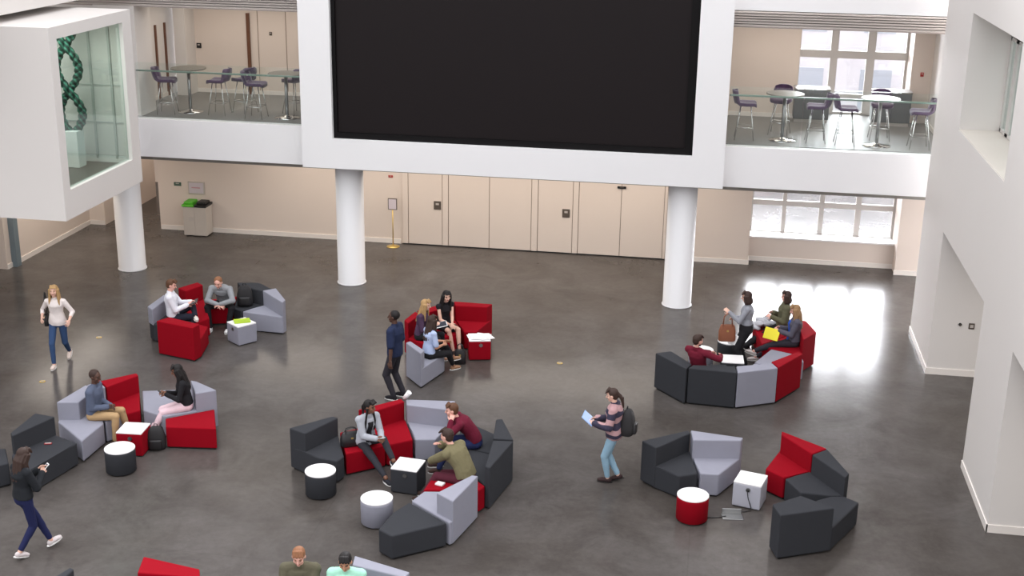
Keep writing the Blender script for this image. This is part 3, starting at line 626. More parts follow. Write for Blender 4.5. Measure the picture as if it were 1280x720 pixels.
SKIN = {'fair': (222, 178, 158), 'tan': (190, 138, 110), 'brown': (120, 80, 60), 'dark': (84, 56, 44), 'pink': (226, 172, 156)}
HAIR = {'blond': (172, 138, 94), 'black': (28, 24, 24), 'dbrown': (58, 42, 36), 'brown': (92, 62, 44), 'ginger': (136, 92, 64), 'dblond': (150, 118, 84)}
LIPM = mat('lips', (168, 88, 84), 0.5); EYEM = mat('eye_dark', (40, 30, 28), 0.3)
def cloth(name, rgb): return mat('cloth_' + name, rgb, 0.9, spec=0.2, noise=0.10, nscale=9, bump=0.3, bscale=250)

def person(label, x, y, face, height=1.7, fem=False, hipz=None, lean=0, side=0, twist=0, headyaw=0, headpitch=0,
           feet=None, footdir=(0, 0), footpitch=(0, 0), knees=None, hands=None, elbows=None, curl=0.5,
           skin='fair', hair='brown', hairstyle='short', top=None, sleeve=1.0, loose=0.012, hem=-0.06, inner=None,
           bottom=None, legs='trousers', leglen=0.97, bloose=0.012, shoe=(40, 38, 40), sole=(230, 228, 225), beard=False, collar=False):
    s = height / 1.72
    root = thing('person', label, 'person', (x, y, 0), math.radians(face))
    ca, sa = math.cos(math.radians(face)), math.sin(math.radians(face))
    def L(p):   # world point to this figure's own frame
        dx, dy = p[0] - x, p[1] - y; return V(dx * ca + dy * sa, -dx * sa + dy * ca, p[2])
    hz = hipz if hipz else 0.915 * s
    P = V(0, 0, hz)
    lr, sr = math.radians(lean), math.radians(side)
    T = 0.49 * s
    N = P + V(math.sin(lr) * math.cos(sr), math.sin(sr), math.cos(lr) * math.cos(sr)) * T
    mid = P + V(math.sin(lr * 0.4), math.sin(sr) * 0.5, math.cos(lr * 0.4)) * (T * 0.5)
    def sp(t):
        if t < 0: return P + (mid - P) * (t * 2)
        return P * (1 - t) ** 2 + mid * 2 * t * (1 - t) + N * t * t
    def tan(t):
        t = max(0, min(1, t)); return ((mid - P) * 2 * (1 - t) + (N - mid) * 2 * t).normalized()
    tw = math.radians(twist)
    def leftv(t):
        a = tw * max(0, min(1, t)); l = V(-math.sin(a), math.cos(a), 0); d = tan(t); return (l - d * l.dot(d)).normalized()
    if fem: prof = [(-0.20, 0.13, 0.09), (-0.12, .158, .108), (0.02, .168, .112), (0.20, .148, .10), (0.42, .118, .088), (0.60, .135, .10), (0.74, .15, .118), (0.88, .152, .09), (0.96, .115, .07), (1.02, .05, .05)]
    else: prof = [(-0.20, 0.13, 0.09), (-0.12, .155, .108), (0.02, .16, .11), (0.20, .152, .105), (0.42, .145, .10), (0.60, .16, .11), (0.76, .178, .118), (0.88, .182, .095), (0.96, .135, .075), (1.02, .055, .055)]
    def torso(bm, infl, t0=-1, t1=2, fwd=0.0, wfac=1.0):
        rings = []
        for t, w, d in prof:
            if t < t0 or t > t1: continue
            c = sp(t); l = leftv(t); f = l.cross(tan(t)).normalized()
            w2, d2 = w * s * wfac + infl, d * s + infl; c = c + f * fwd
            rings.append([c + l * (w2 * math.cos(2 * PI * i / 20)) + f * (d2 * math.sin(2 * PI * i / 20)) for i in range(20)])
        ring_loft(bm, rings)
    lt = leftv(1); dt = tan(1); ft = lt.cross(dt).normalized()
    shw = (0.158 if fem else 0.185) * s
    SH = [N - dt * 0.055 * s + lt * (k * shw) for k in (1, -1)]
    ua, fa = 0.285 * s, 0.25 * s
    th, sh_ = 0.43 * s, 0.415 * s
    HP = [P + V(0, k * 0.088 * s, -0.03) for k in (1, -1)]
    if feet is None: feet = [None, None]
    A, K = [], []
    for i, k in enumerate((1, -1)):
        a = L(feet[i]) if feet[i] else HP[i] * 1.0 + V(0, 0, 0.085 * s - HP[i].z)
        pole = V(1, 0.08 * k, 0.25) if not knees or not knees[i] else V(*knees[i])
        kk, a = ik(HP[i], a, th, sh_, pole); A.append(a); K.append(kk)
    W, E = [], []
    for i, k in enumerate((1, -1)):
        w = L(hands[i]) if hands and hands[i] else SH[i] + V(0.04, k * 0.06, -(ua + fa) * 0.985)
        pole = V(-0.8, 0.5 * k, -0.5) if not elbows or not elbows[i] else V(*elbows[i])
        e, w = ik(SH[i], w, ua, fa, pole); W.append(w); E.append(e)
    hy, hp = math.radians(headyaw), math.radians(headpitch)
    nk = (dt * 0.5 + V(0, 0, 1) * 0.5 + ft * 0.12).normalized()
    F = V(math.cos(tw + hy) * math.cos(hp), math.sin(tw + hy) * math.cos(hp), math.sin(hp)); U = V(0, 0, 1); Lf = U.cross(F).normalized(); U = F.cross(Lf).normalized()
    C = N + nk * 0.085 * s + U * 0.085 * s + F * 0.012
    hs = s * 0.98
    # ---- body: one fused surface
    bm = bmesh.new()
    if top: torso(bm, -0.022, -1, 0.97)
    else: torso(bm, -0.006)
    cap(bm, N - dt * 0.02, C - U * 0.05 * hs - F * 0.015, 0.056 * s, 0.05 * s)
    ell(bm, C + U * 0.02 * hs - F * 0.006, F, Lf, U, 0.094 * hs, 0.076 * hs, 0.094 * hs)
    ell(bm, C - U * 0.035 * hs + F * 0.022 * hs, F, Lf, U, 0.066 * hs, 0.058 * hs, 0.075 * hs)
    ell(bm, C - U * 0.088 * hs + F * 0.058 * hs, F, Lf, U, 0.024 * hs, 0.026 * hs, 0.02 * hs)
    cap(bm, C + F * 0.088 * hs + U * 0.012 * hs, C + F * 0.107 * hs - U * 0.022 * hs, 0.008 * hs, 0.013 * hs)
    cap(bm, C + F * 0.083 * hs - U * 0.052 * hs + Lf * 0.016 * hs, C + F * 0.083 * hs - U * 0.052 * hs - Lf * 0.016 * hs, 0.009 * hs, 0.009 * hs)
    for k in (1, -1):
        ell(bm, C + Lf * (k * 0.079 * hs) - U * 0.005 * hs - F * 0.008, F, Lf, U, 0.02 * hs, 0.01 * hs, 0.031 * hs)
        cap(bm, C + F * 0.083 * hs + U * 0.03 * hs + Lf * k * 0.012 * hs, C + F * 0.072 * hs + U * 0.03 * hs + Lf * k * 0.045 * hs, 0.009 * hs, 0.008 * hs)
        ell(bm, C + F * 0.052 * hs - U * 0.02 * hs + Lf * k * 0.042 * hs, F, Lf, U, 0.028 * hs, 0.022 * hs, 0.024 * hs)
    hr = 0.92 if fem else 1.0
    for i, k in enumerate((1, -1)):
        cap(bm, SH[i] - lt * k * 0.03 - dt * 0.01, SH[i] - dt * 0.006, 0.046 * s * hr, 0.045 * s * hr)
        cap(bm, SH[i], E[i], 0.045 * s * hr, 0.040 * s * hr)
        cap(bm, E[i], E[i].lerp(W[i], 0.35), 0.039 * s * hr, 0.038 * s * hr); cap(bm, E[i].lerp(W[i], 0.35), W[i], 0.038 * s * hr, 0.026 * s * hr)
        cap(bm, HP[i], K[i], 0.084 * s, 0.056 * s)
        cap(bm, K[i], K[i].lerp(A[i], 0.35), 0.054 * s, 0.053 * s); cap(bm, K[i].lerp(A[i], 0.35), A[i], 0.053 * s, 0.037 * s)
        # hand: palm, four fingers, thumb
        d = (W[i] - E[i]).normalized()
        inw = V(0, -k, 0) + V(0, 0, -0.6); pn = (inw - d * inw.dot(d)).normalized()      # palm normal
        ac = d.cross(pn).normalized()                                                      # across the palm
        if ac.dot(V(1, 0, 0.4)) < 0: ac = -ac                                              # thumb side first
        for q, (off, ln) in enumerate(((0.031, 0.068), (0.0105, 0.076), (-0.0105, 0.07), (-0.031, 0.056))):
            k0 = W[i] + d * 0.012 + ac * off * 0.6 * s; k1 = W[i] + d * 0.088 * s + ac * off * s
            cap(bm, k0, k1, 0.0155 * s, 0.0125 * s, 8)
            b1 = curl * 0.7; d1 = d * math.cos(b1) + pn * math.sin(b1); b2 = curl * 1.9; d2 = d * math.cos(b2) + pn * math.sin(b2)
            sprd = ac * (off * 0.12)
            j1 = k1 + (d1 * ln * 0.55 + sprd) * s; j2 = j1 + (d2 * ln * 0.5 + sprd * 0.5) * s
            cap(bm, k1, j1, 0.0090 * s, 0.0084 * s, 8); cap(bm, j1, j2, 0.0084 * s, 0.0074 * s, 8)
        t0 = W[i] + d * 0.03 * s + ac * 0.026 * s; t1 = t0 + (d * 0.6 + ac * 0.65 + pn * 0.3).normalized() * 0.042 * s; t2 = t1 + (d * 0.85 + ac * 0.25 + pn * 0.45).normalized() * 0.032 * s
        cap(bm, t0, t1, 0.0135 * s, 0.0105 * s, 8); cap(bm, t1, t2, 0.0105 * s, 0.0085 * s, 8)
        fd = math.radians(footdir[i]); fp = math.radians(footpitch[i]); fdv = V(math.cos(fd) * math.cos(fp), math.sin(fd) * math.cos(fp), math.sin(fp))
        dn_ = V(0, 0, -1) - fdv * (-fdv.z); dn_.normalize()
        cap(bm, A[i] + dn_ * 0.045 * s - fdv * 0.03, A[i] + dn_ * 0.055 * s + fdv * 0.12 * s, 0.028 * s, 0.022 * s)
    skm = mat('skin_' + skin, SKIN[skin], 0.55, noise=0.03, nscale=12); hm = mat('hair_' + hair, HAIR[hair], 0.6, noise=0.25, nscale=40, spec=0.3)
    body = fuse('body', bm, [skm, LIPM, EYEM, hm], root, 0.0062, 2)
    for p in body.data.polygons:
        q = Vector(p.center) - C; f, l, u = q.dot(F) / hs, abs(q.dot(Lf)) / hs, q.dot(U) / hs
        if f > 0.04 and abs(u) < 0.12 and l < 0.09:
            if f > 0.07 and abs(u + 0.052) < 0.008 and l < 0.024: p.material_index = 1
            elif f > 0.055 and abs(l - 0.032) < 0.011 and abs(u - 0.008) < 0.0065: p.material_index = 2
            elif f > 0.055 and 0.015 < l < 0.05 and abs(u - 0.032) < 0.006: p.material_index = 3
    # ---- hair
    bm = bmesh.new()
    ell(bm, C + U * 0.036 * hs - F * 0.026 * hs, F, Lf, U, 0.096 * hs, 0.086 * hs, 0.092 * hs)
    if hairstyle != 'buzz':
        ell(bm, C - U * 0.005 * hs - F * 0.045 * hs, F, Lf, U, 0.066 * hs, 0.076 * hs, 0.085 * hs)
        for k in (-0.045, -0.015, 0.015, 0.045):   # fringe swept over the forehead
            cap(bm, C + F * 0.03 * hs + U * 0.115 * hs + Lf * k * hs, C + F * 0.080 * hs + U * 0.078 * hs + Lf * (k * 1.25 + 0.01) * hs, 0.024 * hs, 0.014 * hs, 8)
    back = -ft
    if hairstyle in ('long', 'bob'):
        Ln = 0.30 if hairstyle == 'long' else 0.13
        for q in range(9):
            a = math.radians(-115 + q * 230 / 8); off = -F * math.cos(a) * 0.078 * hs + Lf * math.sin(a) * 0.084 * hs
            p0 = C + U * 0.02 * hs + off; p1 = C - U * 0.09 * hs + off * 1.12 + back * 0.01
            p2 = p1 + (-dt * 0.75 + V(0, 0, -0.5)).normalized() * Ln * s * (0.8 + 0.2 * math.cos(a)) + back * 0.045 + off * 0.15 + (ft * 0.07 if abs(a) > 1.4 else V(0, 0, 0))
            cap(bm, p0, p1, 0.030 * hs, 0.032 * hs, 8)
            if hairstyle == 'long': cap(bm, p1, p2, 0.032 * hs, 0.020 * hs, 8)
            else: cap(bm, p1, p1 - U * 0.03, 0.032 * hs, 0.024 * hs, 8)
    if hairstyle in ('pony', 'braids'):
        b0 = C - F * 0.10 * hs + U * 0.02
        cap(bm, b0, b0 + back * 0.05 - U * 0.08, 0.034, 0.036); cap(bm, b0 + back * 0.05 - U * 0.08, b0 + back * 0.04 - U * 0.24, 0.036, 0.016)
        if hairstyle == 'braids':
            for k in (1, -1):
                p0 = C - U * 0.02 * hs + Lf * k * 0.078 * hs; p1 = SH[0].lerp(SH[1], 0.5 - k * 0.28) + ft * 0.10 * s; p2 = p1 - dt * 0.17 * s + ft * 0.03
                cap(bm, p0, p1, 0.022, 0.02, 8); cap(bm, p1, p2, 0.02, 0.013, 8)
    if beard:
        ell(bm, C - U * 0.07 * hs + F * 0.035 * hs, F, Lf, U, 0.052 * hs, 0.058 * hs, 0.04 * hs)
    fuse('hair', bm, hm, root, 0.0075, 1, 0.008)
    # ---- top
    if top:
        bm = bmesh.new(); torso(bm, loose, hem, 0.97)
        cap(bm, N - dt * 0.03, N + nk * 0.012, 0.062 * s + loose * 0.4, 0.056 * s + loose * 0.3)
        for i, k in enumerate((1, -1)):
            r0 = 0.052 * s * hr + loose
            cap(bm, SH[i] - lt * k * 0.10 * s + dt * 0.012, SH[i], r0 + 0.004, r0)
            f = sleeve * 2
            cap(bm, SH[i], SH[i].lerp(E[i], min(1, f)), r0, (0.044 if f >= 1 else 0.052) * s * hr + loose)
            if f > 1:
                e = E[i].lerp(W[i], min(1, (f - 1))); cap(bm, E[i], e, 0.043 * s * hr + loose, 0.033 * s * hr + loose)
        if collar:
            cap(bm, N + nk * 0.01 + lt * 0.05, N + nk * 0.01 - dt * 0.09 + ft * 0.11 * s, 0.022, 0.012, 8); cap(bm, N + nk * 0.01 - lt * 0.05, N + nk * 0.01 - dt * 0.09 + ft * 0.11 * s, 0.022, 0.012, 8)
            cap(bm, N + nk * 0.02 + lt * 0.05 - ft * 0.03, N + nk * 0.02 - lt * 0.05 - ft * 0.03, 0.022, 0.022, 8)
        fuse('top', bm, top, root, 0.009, 4, 0.014)
        if inner:
            bm = bmesh.new(); torso(bm, loose, hem if hem > -0.05 else -0.05, 0.9, 0.022, 0.42); fuse('undershirt', bm, inner, root, 0.009, 4)
    # ---- bottom
    if bottom:
        bm = bmesh.new()
        if legs in ('trousers', 'shorts'):
            torso(bm, bloose - 0.002, -1, 0.22)
            for i in range(2):
                cap(bm, HP[i], K[i], 0.086 * s + bloose, 0.058 * s + bloose)
                if legs == 'trousers':
                    cap(bm, K[i], K[i].lerp(A[i], 0.35), 0.057 * s + bloose, 0.053 * s + bloose); cap(bm, K[i].lerp(A[i], 0.35), K[i].lerp(A[i], leglen), 0.053 * s + bloose, 0.038 * s + bloose)
        else:   # skirt: spans between the legs down to `leglen` of the thigh (seated) or below
            torso(bm, bloose, -1, 0.45)
            for q in range(5):
                h = HP[0].lerp(HP[1], q / 4); kk = K[0].lerp(K[1], q / 4); cap(bm, h, h.lerp(kk, leglen), 0.09 * s + bloose, 0.07 * s + bloose)
        fuse({'trousers': 'trousers', 'shorts': 'shorts'}.get(legs, 'skirt'), bm, bottom, root, 0.009, 3, 0.010)
    # ---- shoes
    shm = cloth('shoe_%d_%d_%d' % shoe, shoe)
    for i in range(2):
        fd = math.radians(footdir[i]); fp = math.radians(footpitch[i]); fdv = V(math.cos(fd) * math.cos(fp), math.sin(fd) * math.cos(fp), math.sin(fp))
        dn_ = V(0, 0, -1) - fdv * (-fdv.z); dn_.normalize(); sd = dn_.cross(fdv).normalized()
        bm = bmesh.new(); h0 = A[i] + dn_ * 0.042 * s
        ell(bm, h0 - fdv * 0.02, fdv, sd, dn_, 0.052 * s, 0.040 * s, 0.044 * s); ell(bm, h0 + fdv * 0.06 * s, fdv, sd, dn_, 0.09 * s, 0.044 * s, 0.036 * s); ell(bm, h0 + fdv * 0.115 * s + dn_ * 0.008, fdv, sd, dn_, 0.062 * s, 0.043 * s, 0.03 * s)
        so = fuse('shoe', bm, shm, root, 0.008, 2)
        bm = bmesh.new(); c0 = A[i] + dn_ * 0.078 * s; rings = []
        for z in (-0.006, 0.006):
            rr = []
            for q in range(20):
                a = 2 * PI * q / 20; rr.append(c0 + dn_ * z + fdv * (0.045 * s + 0.135 * s * math.cos(a)) + sd * (0.046 * s * math.sin(a)))
            rings.append(rr)
        ring_loft(bm, rings); sl = link('sole', bm, mat('sole_%d' % sole[0], sole, 0.6), so)
    def Wd(p): return (x + p.x * ca - p.y * sa, y + p.x * sa + p.y * ca, p.z)
    return {'root': root, 'hand': [Wd(w) for w in W], 'head': Wd(C), 'N': Wd(N), 'hip': Wd(P)}

BLACKC = cloth('black', (34, 33, 36)); 
def striped():
    m = bpy.data.materials.new('striped_knit'); m.use_nodes = True; nt = m.node_tree; b = nt.nodes['Principled BSDF']
    tc = nt.nodes.new('ShaderNodeTexCoord'); w = nt.nodes.new('ShaderNodeTexWave'); w.bands_direction = 'Z'; w.inputs['Scale'].default_value = 1.75
    w.inputs['Distortion'].default_value = 3.2; w.inputs['Detail'].default_value = 0.0; w.inputs['Detail Scale'].default_value = 2.0
    r = nt.nodes.new('ShaderNodeValToRGB'); e = r.color_ramp.elements; e[0].position = 0.42; e[0].color = lin((50, 46, 66)); e[1].position = 0.52; e[1].color = lin((178, 140, 142))
    nt.links.new(tc.outputs['Object'], w.inputs['Vector']); nt.links.new(w.outputs['Fac'], r.inputs['Fac']); nt.links.new(r.outputs['Color'], b.inputs['Base Color'])
    b.inputs['Roughness'].default_value = 0.9
    return m
SZ = 0.50
p1 = person('blonde woman in a white blouse and jeans walking alone at the far left', -12.5, 22.08, -78, 1.68, True, feet=[(-12.50, 22.42, .16), (-12.53, 21.84, .09)], footpitch=(-35, 0),
       hands=[(-12.18, 21.95, .98), (-12.72, 21.90, 1.02)], lean=3, skin='fair', hair='blond', hairstyle='long', top=cloth('white_blouse', (226, 216, 212)), sleeve=.72, hem=-0.13,
       bottom=cloth('jeans_blue', (54, 76, 112)), bloose=.006, leglen=.93, shoe=(214, 196, 186))
p2 = person('man in a white shirt with crossed leg on the left rear sofa, holding a tablet', -10.93, 23.92, 18, 1.76, hipz=SZ, lean=-4, headpitch=-18, headyaw=-8,
       feet=[(-10.42, 23.88, .55), (-10.45, 23.86, .085)], footdir=(-75, 0), knees=[(0.6, 1.0, 0.5), None], hands=[(-10.60, 24.10, .76), (-10.62, 23.93, .74)], skin='pink', hair='brown',
       top=cloth('white_shirt', (224, 224, 232)), loose=.02, bottom=cloth('navy_trousers', (36, 38, 50)), shoe=(216, 210, 204), collar=True)
p3 = person('man in a grey jumper leaning forward with clasped hands on the red sofa', -10.2, 24.98, -86, 1.78, hipz=SZ, lean=36, headpitch=-25,
       feet=[(-9.98, 24.50, .085), (-10.36, 24.47, .085)], knees=[(1, .5, .4), (1, -.5, .4)], hands=[(-10.10, 24.48, .62), (-10.16, 24.48, .60)], elbows=[(0, 1, 0), (0, -1, 0)], skin='pink', hair='ginger', hairstyle='buzz',
       top=cloth('grey_jumper', (140, 142, 146)), loose=.018, bottom=BLACKC, shoe=(222, 220, 220))
p4 = person('man in a blue shirt and khaki trousers on the light grey sofa', -10.22, 18.95, 4, 1.74, hipz=SZ, lean=5, headyaw=-15, headpitch=-8,
       feet=[(-9.72, 19.14, .085), (-9.80, 18.80, .085)], hands=[(-9.93, 18.98, .64), (-9.95, 18.90, .64)], skin='dark', hair='dbrown', hairstyle='buzz',
       top=cloth('denim_shirt', (88, 96, 116)), loose=.018, bottom=cloth('khaki', (176, 146, 108)), shoe=(70, 52, 44), collar=True)
p5 = person('woman with long black hair, black top and pale pink trousers looking at her phone', -8.83, 19.62, 205, 1.66, True, hipz=SZ, lean=8, headpitch=-20,
       feet=[(-9.30, 19.18, .085), (-9.36, 19.30, .085)], hands=[(-9.08, 19.38, .74), (-9.11, 19.46, .74)], skin='brown', hair='black', hairstyle='long',
       top=BLACKC, loose=.014, bottom=cloth('pale_pink', (226, 196, 204)), shoe=(40, 38, 40))
p6 = person('woman in a dark jacket walking with a phone at the bottom left', -9.38, 15.16, 62, 1.66, True, feet=[(-9.14, 15.38, .09), (-9.40, 14.96, .12)], footpitch=(12, -20), lean=2, headpitch=-28,
       hands=[(-9.26, 15.40, 1.20), (-9.17, 15.36, 1.18)], skin='fair', hair='dbrown', hairstyle='long', top=cloth('dark_jacket', (36, 38, 42)), loose=.022, hem=-.06,
       bottom=cloth('indigo_jeans', (34, 38, 74)), bloose=.008, leglen=.9, shoe=(206, 196, 196))
p7 = person('man in a navy T-shirt and dark jeans standing behind the red seating', -5.60, 21.68, 168, 1.77, feet=[(-5.62, 21.60, .09), (-5.48, 21.80, .09)], headyaw=10, skin='dark', hair='black', hairstyle='buzz',
       hands=[(-5.62, 21.40, .84), (-5.62, 21.90, .86)], top=cloth('navy_tee', (38, 46, 72)), sleeve=.42, loose=.026, hem=-.12, bottom=cloth('charcoal_jeans', (50, 48, 54)), bloose=.016, shoe=(34, 32, 36))
p8 = person('blonde woman in a purple top holding a tablet, partly hidden behind her friend', -5.64, 23.88, -8, 1.66, True, hipz=SZ, lean=10, headpitch=-8, feet=[(-5.20, 23.98, .085), (-5.22, 23.78, .085)],
       hands=[(-5.34, 23.88, .74), (-5.34, 23.76, .74)], skin='fair', hair='blond', hairstyle='long', top=cloth('plum', (76, 56, 78)), bottom=BLACKC, shoe=(150, 112, 90))
p9 = person('woman with long brown hair and a pale blue T-shirt on the single grey armchair', -5.24, 22.88, 42, 1.66, True, hipz=SZ, lean=6, headyaw=5, headpitch=-8, feet=[(-4.86, 23.42, .24), (-4.84, 23.32, .085)],
       hands=[(-4.98, 23.14, .66), (-4.97, 23.00, .64)], skin='tan', hair='dbrown', hairstyle='long', top=cloth('pale_blue_tee', (176, 190, 222)), sleeve=.4, bottom=BLACKC, leglen=.8, shoe=(152, 116, 90))
p10 = person('dark haired woman in a sleeveless black dress on the red corner sofa', -5.32, 24.58, -48, 1.70, True, hipz=SZ, lean=12, headpitch=-12, headyaw=-10, feet=[(-4.90, 24.22, .085), (-5.02, 24.16, .085)],
       hands=[(-5.06, 24.26, .62), (-5.10, 24.24, .60)], skin='fair', hair='black', hairstyle='long', top=cloth('black_dress', (36, 34, 38)), sleeve=.05, loose=.008, bottom=cloth('black_dress', (36, 34, 38)), legs='skirt', leglen=.7, shoe=(60, 44, 40))
p11 = person('woman in a light grey blazer with braided hair on a red seat', -5.38, 18.80, -46, 1.68, True, hipz=SZ, lean=14, headyaw=30, headpitch=-5, feet=[(-4.80, 18.40, .34), (-4.88, 18.24, .085)],
       footpitch=(-20, 0), hands=[(-5.04, 18.56, .66), (-5.12, 18.50, .66)], skin='brown', hair='black', hairstyle='braids', top=cloth('grey_blazer', (168, 170, 178)), loose=.022, hem=-.13,
       inner=cloth('black', (34, 33, 36)), bottom=cloth('charcoal_trousers', (50, 50, 56)), bloose=.01, leglen=.85, shoe=(44, 44, 50))
p12 = person('man in a maroon jumper resting his chin on his hand in the central ring', -3.60, 19.10, 196, 1.76, hipz=SZ, lean=38, headpitch=-8, feet=[(-4.14, 18.80, .085), (-4.20, 19.02, .085)], elbows=[(0.3, 0.6, -1), (0.3, -.6, -1)],
       hands=[(-3.95, 18.84, .90), (-4.0, 19.12, .68)], skin='pink', hair='brown', top=cloth('maroon', (100, 26, 46)), loose=.018, bottom=cloth('navy_jeans', (38, 46, 84)), shoe=(60, 44, 40))
p13 = person('man in an olive jacket leaning over the charcoal cube table', -3.48, 17.78, 158, 1.80, hipz=SZ, lean=34, headpitch=-12, feet=[(-4.18, 17.72, .085), (-4.16, 17.92, .085)],
       hands=[(-4.16, 18.12, .52), (-3.93, 18.02, .88)], elbows=[(0.2, 1, -.4), (0.3, -.8, -.8)], skin='pink', hair='dbrown', top=cloth('olive_jacket', (116, 109, 82)), loose=.034, hem=-.06, bottom=cloth('burgundy_trousers', (82, 36, 48)), shoe=(60, 44, 40))
p14 = person('woman in a striped jumper with a backpack walking with a blue booklet', -1.30, 18.98, 176, 1.66, True, hipz=.905, feet=[(-1.38, 18.98, .09), (-1.22, 19.06, .12)], footpitch=(0, -18), headpitch=-15, lean=2,
       hands=[(-1.60, 18.84, 1.08), (-1.58, 19.06, 1.08)], skin='fair', hair='dbrown', hairstyle='pony', top=striped(), loose=.034, hem=-.21, bottom=cloth('light_jeans', (142, 174, 194)), bloose=.012, leglen=.9, shoe=(58, 44, 44), sole=(40, 36, 36))
p15 = person('dark haired woman in a grey top standing with a brown tote bag', .84, 24.46, 176, 1.68, True, feet=[(.80, 24.36, .09), (.86, 24.58, .09)], headpitch=-10,
       hands=[(.50, 24.34, 1.22), (.62, 24.60, 1.04)], elbows=[(-.6, .3, -1), None], skin='fair', hair='dbrown', hairstyle='bob', top=cloth('grey_top', (146, 148, 156)), loose=.018, hem=-.14, bottom=BLACKC, bloose=.035, shoe=(34, 32, 36))
p16 = person('woman in a green jacket sitting back with her legs stretched out', 1.62, 25.82, 184, 1.70, True, hipz=SZ + .01, lean=-6, headpitch=-4, feet=[(.90, 25.56, .12), (.92, 25.70, .09)], footpitch=(25, 0),
       hands=[(1.40, 25.66, .74), (1.42, 25.90, .76)], skin='pink', hair='dbrown', hairstyle='bob', top=cloth('forest_jacket', (92, 90, 70)), loose=.03, bottom=cloth('black', (34, 33, 36)), bloose=.018, shoe=(34, 32, 36))
p17 = person('woman with long light brown hair and a grey cardigan beside the yellow folder', 1.82, 25.0, 184, 1.68, True, hipz=SZ + .01, lean=-2, headpitch=-16, feet=[(1.04, 24.78, .30), (1.02, 24.92, .09)], footpitch=(20, 0), knees=[(1, 0, .8), None],
       hands=[(1.52, 24.90, .72), (1.54, 25.06, .74)], skin='pink', hair='dblond', hairstyle='long', top=cloth('grey_cardigan', (86, 84, 96)), loose=.024, inner=cloth('bright_blue', (46, 84, 176)), bottom=cloth('charcoal_leggings', (52, 50, 58)), bloose=.014, leglen=.88, shoe=(216, 206, 204))
p18 = person('bearded man in a maroon jumper leaning over the back of the charcoal sofa', -.04, 22.95, 58, 1.72, hipz=SZ, lean=-14, headyaw=-25, headpitch=-12, feet=[(.14, 23.86, .085), (.30, 23.82, .085)],
       hands=[(.22, 23.36, .72), (.36, 23.02, .80)], elbows=[None, (-.5, -1, -.1)], skin='pink', hair='dbrown', beard=True, top=cloth('maroon_deep', (104, 26, 44)), loose=.02, bottom=cloth('charcoal_trousers', (50, 50, 56)), shoe=(34, 32, 36))
p19 = person('ginger haired man in an olive jacket at the bottom edge of the picture', -4.90, 14.02, -80, 1.76, hipz=SZ, lean=12, headpitch=-20, feet=[(-4.74, 13.40, .085), (-4.96, 13.38, .085)],
       hands=[(-4.80, 13.58, .66), (-4.94, 13.56, .66)], skin='pink', hair='ginger', top=cloth('olive_grey_jacket', (92, 88, 72)), loose=.03, inner=BLACKC, bottom=BLACKC, shoe=(60, 44, 40), collar=True)
p20 = person('dark haired man in a mint green shirt at the bottom edge of the picture', -4.28, 14.02, -84, 1.74, hipz=SZ, lean=12, headpitch=-22, feet=[(-4.14, 13.44, .085), (-4.36, 13.42, .085)],
       hands=[(-4.20, 13.62, .66), (-4.34, 13.60, .66)], skin='tan', hair='black', top=cloth('mint_shirt', (168, 224, 200)), loose=.02, bottom=BLACKC, shoe=(60, 44, 40), collar=True)

# ------------------------------------------------------------------ things people hold or have put down
def slab_thing(name, label, cat, loc, size, m, rot=(0, 0, 0), m2=None, bev=0.003, group=None):
    t = thing(name, label, cat, loc, 0, group); t.rotation_euler = rot
    w, d, h = size
    obox('case' if m2 else 'cover', -w / 2, w / 2, -d / 2, d / 2, 0, h, m, t, bev, 1)
    if m2: obox('screen' if name in ('tablet', 'phone') else 'pages', -w / 2 + .012, w / 2 - .012, -d / 2 + .012, d / 2 - .012, h, h + 0.002, m2, t)
    return t
M_PAPER = mat('white_paper', (238, 236, 236), 0.7); M_SCR2 = mat('tablet_screen', (60, 62, 70), 0.15)
M_YEL = mat('yellow_folder', (232, 216, 20), 0.5); M_LIME = mat('lime_folder', (178, 206, 30), 0.5); M_BLUEB = mat('blue_booklet', (150, 180, 226), 0.6)
def mid(p, dz=0): h = p['hand']; return ((h[0][0] + h[1][0]) / 2, (h[0][1] + h[1][1]) / 2, (h[0][2] + h[1][2]) / 2 + dz)
def fwd(p, q, d):
    a = p['root'].rotation_euler.z; return (q[0] + d * math.cos(a), q[1] + d * math.sin(a), q[2])
slab_thing('tablet', 'dark tablet in the hands of the man in the white shirt', 'tablet', fwd(p2, mid(p2, .03), .10), (.18, .25, .009), M_BLACK, (0, -.35, math.radians(18)), M_SCR2)
slab_thing('tablet', 'white tablet held between the blonde woman and the woman in black', 'tablet', fwd(p8, mid(p8, .01), .14), (.26, .19, .009), M_TOPWHITE, (0.25, -.2, math.radians(20)), M_SCR2)
slab_thing('phone', 'dark phone held by the woman in pale pink trousers', 'phone', fwd(p5, mid(p5, .03), .09), (.15, .075, .009), M_BLACK, (0, -.7, math.radians(205)), M_SCR2)
slab_thing('phone', 'white phone held by the woman walking at the bottom left', 'phone', fwd(p6, mid(p6, .03), .09), (.15, .075, .009), M_TOPWHITE, (0, -.7, math.radians(48)), M_SCR2)
slab_thing('phone', 'white phone held by the woman in the grey blazer', 'phone', fwd(p11, mid(p11, .03), .09), (.15, .075, .009), M_TOPWHITE, (0, -.4, math.radians(-48)), M_SCR2)
slab_thing('booklet', 'light blue booklet held by the woman in the striped jumper', 'book', fwd(p14, mid(p14, .03), .14), (.22, .30, .012), M_BLUEB, (0, -.7, math.radians(176)), mat('blue_page', (172, 196, 232), .6))
slab_thing('folder', 'bright yellow folder on the lap of the woman in the grey cardigan', 'folder', (1.36, 24.86, .66), (.30, .24, .012), M_YEL, (0.95, 0.12, math.radians(-14)))
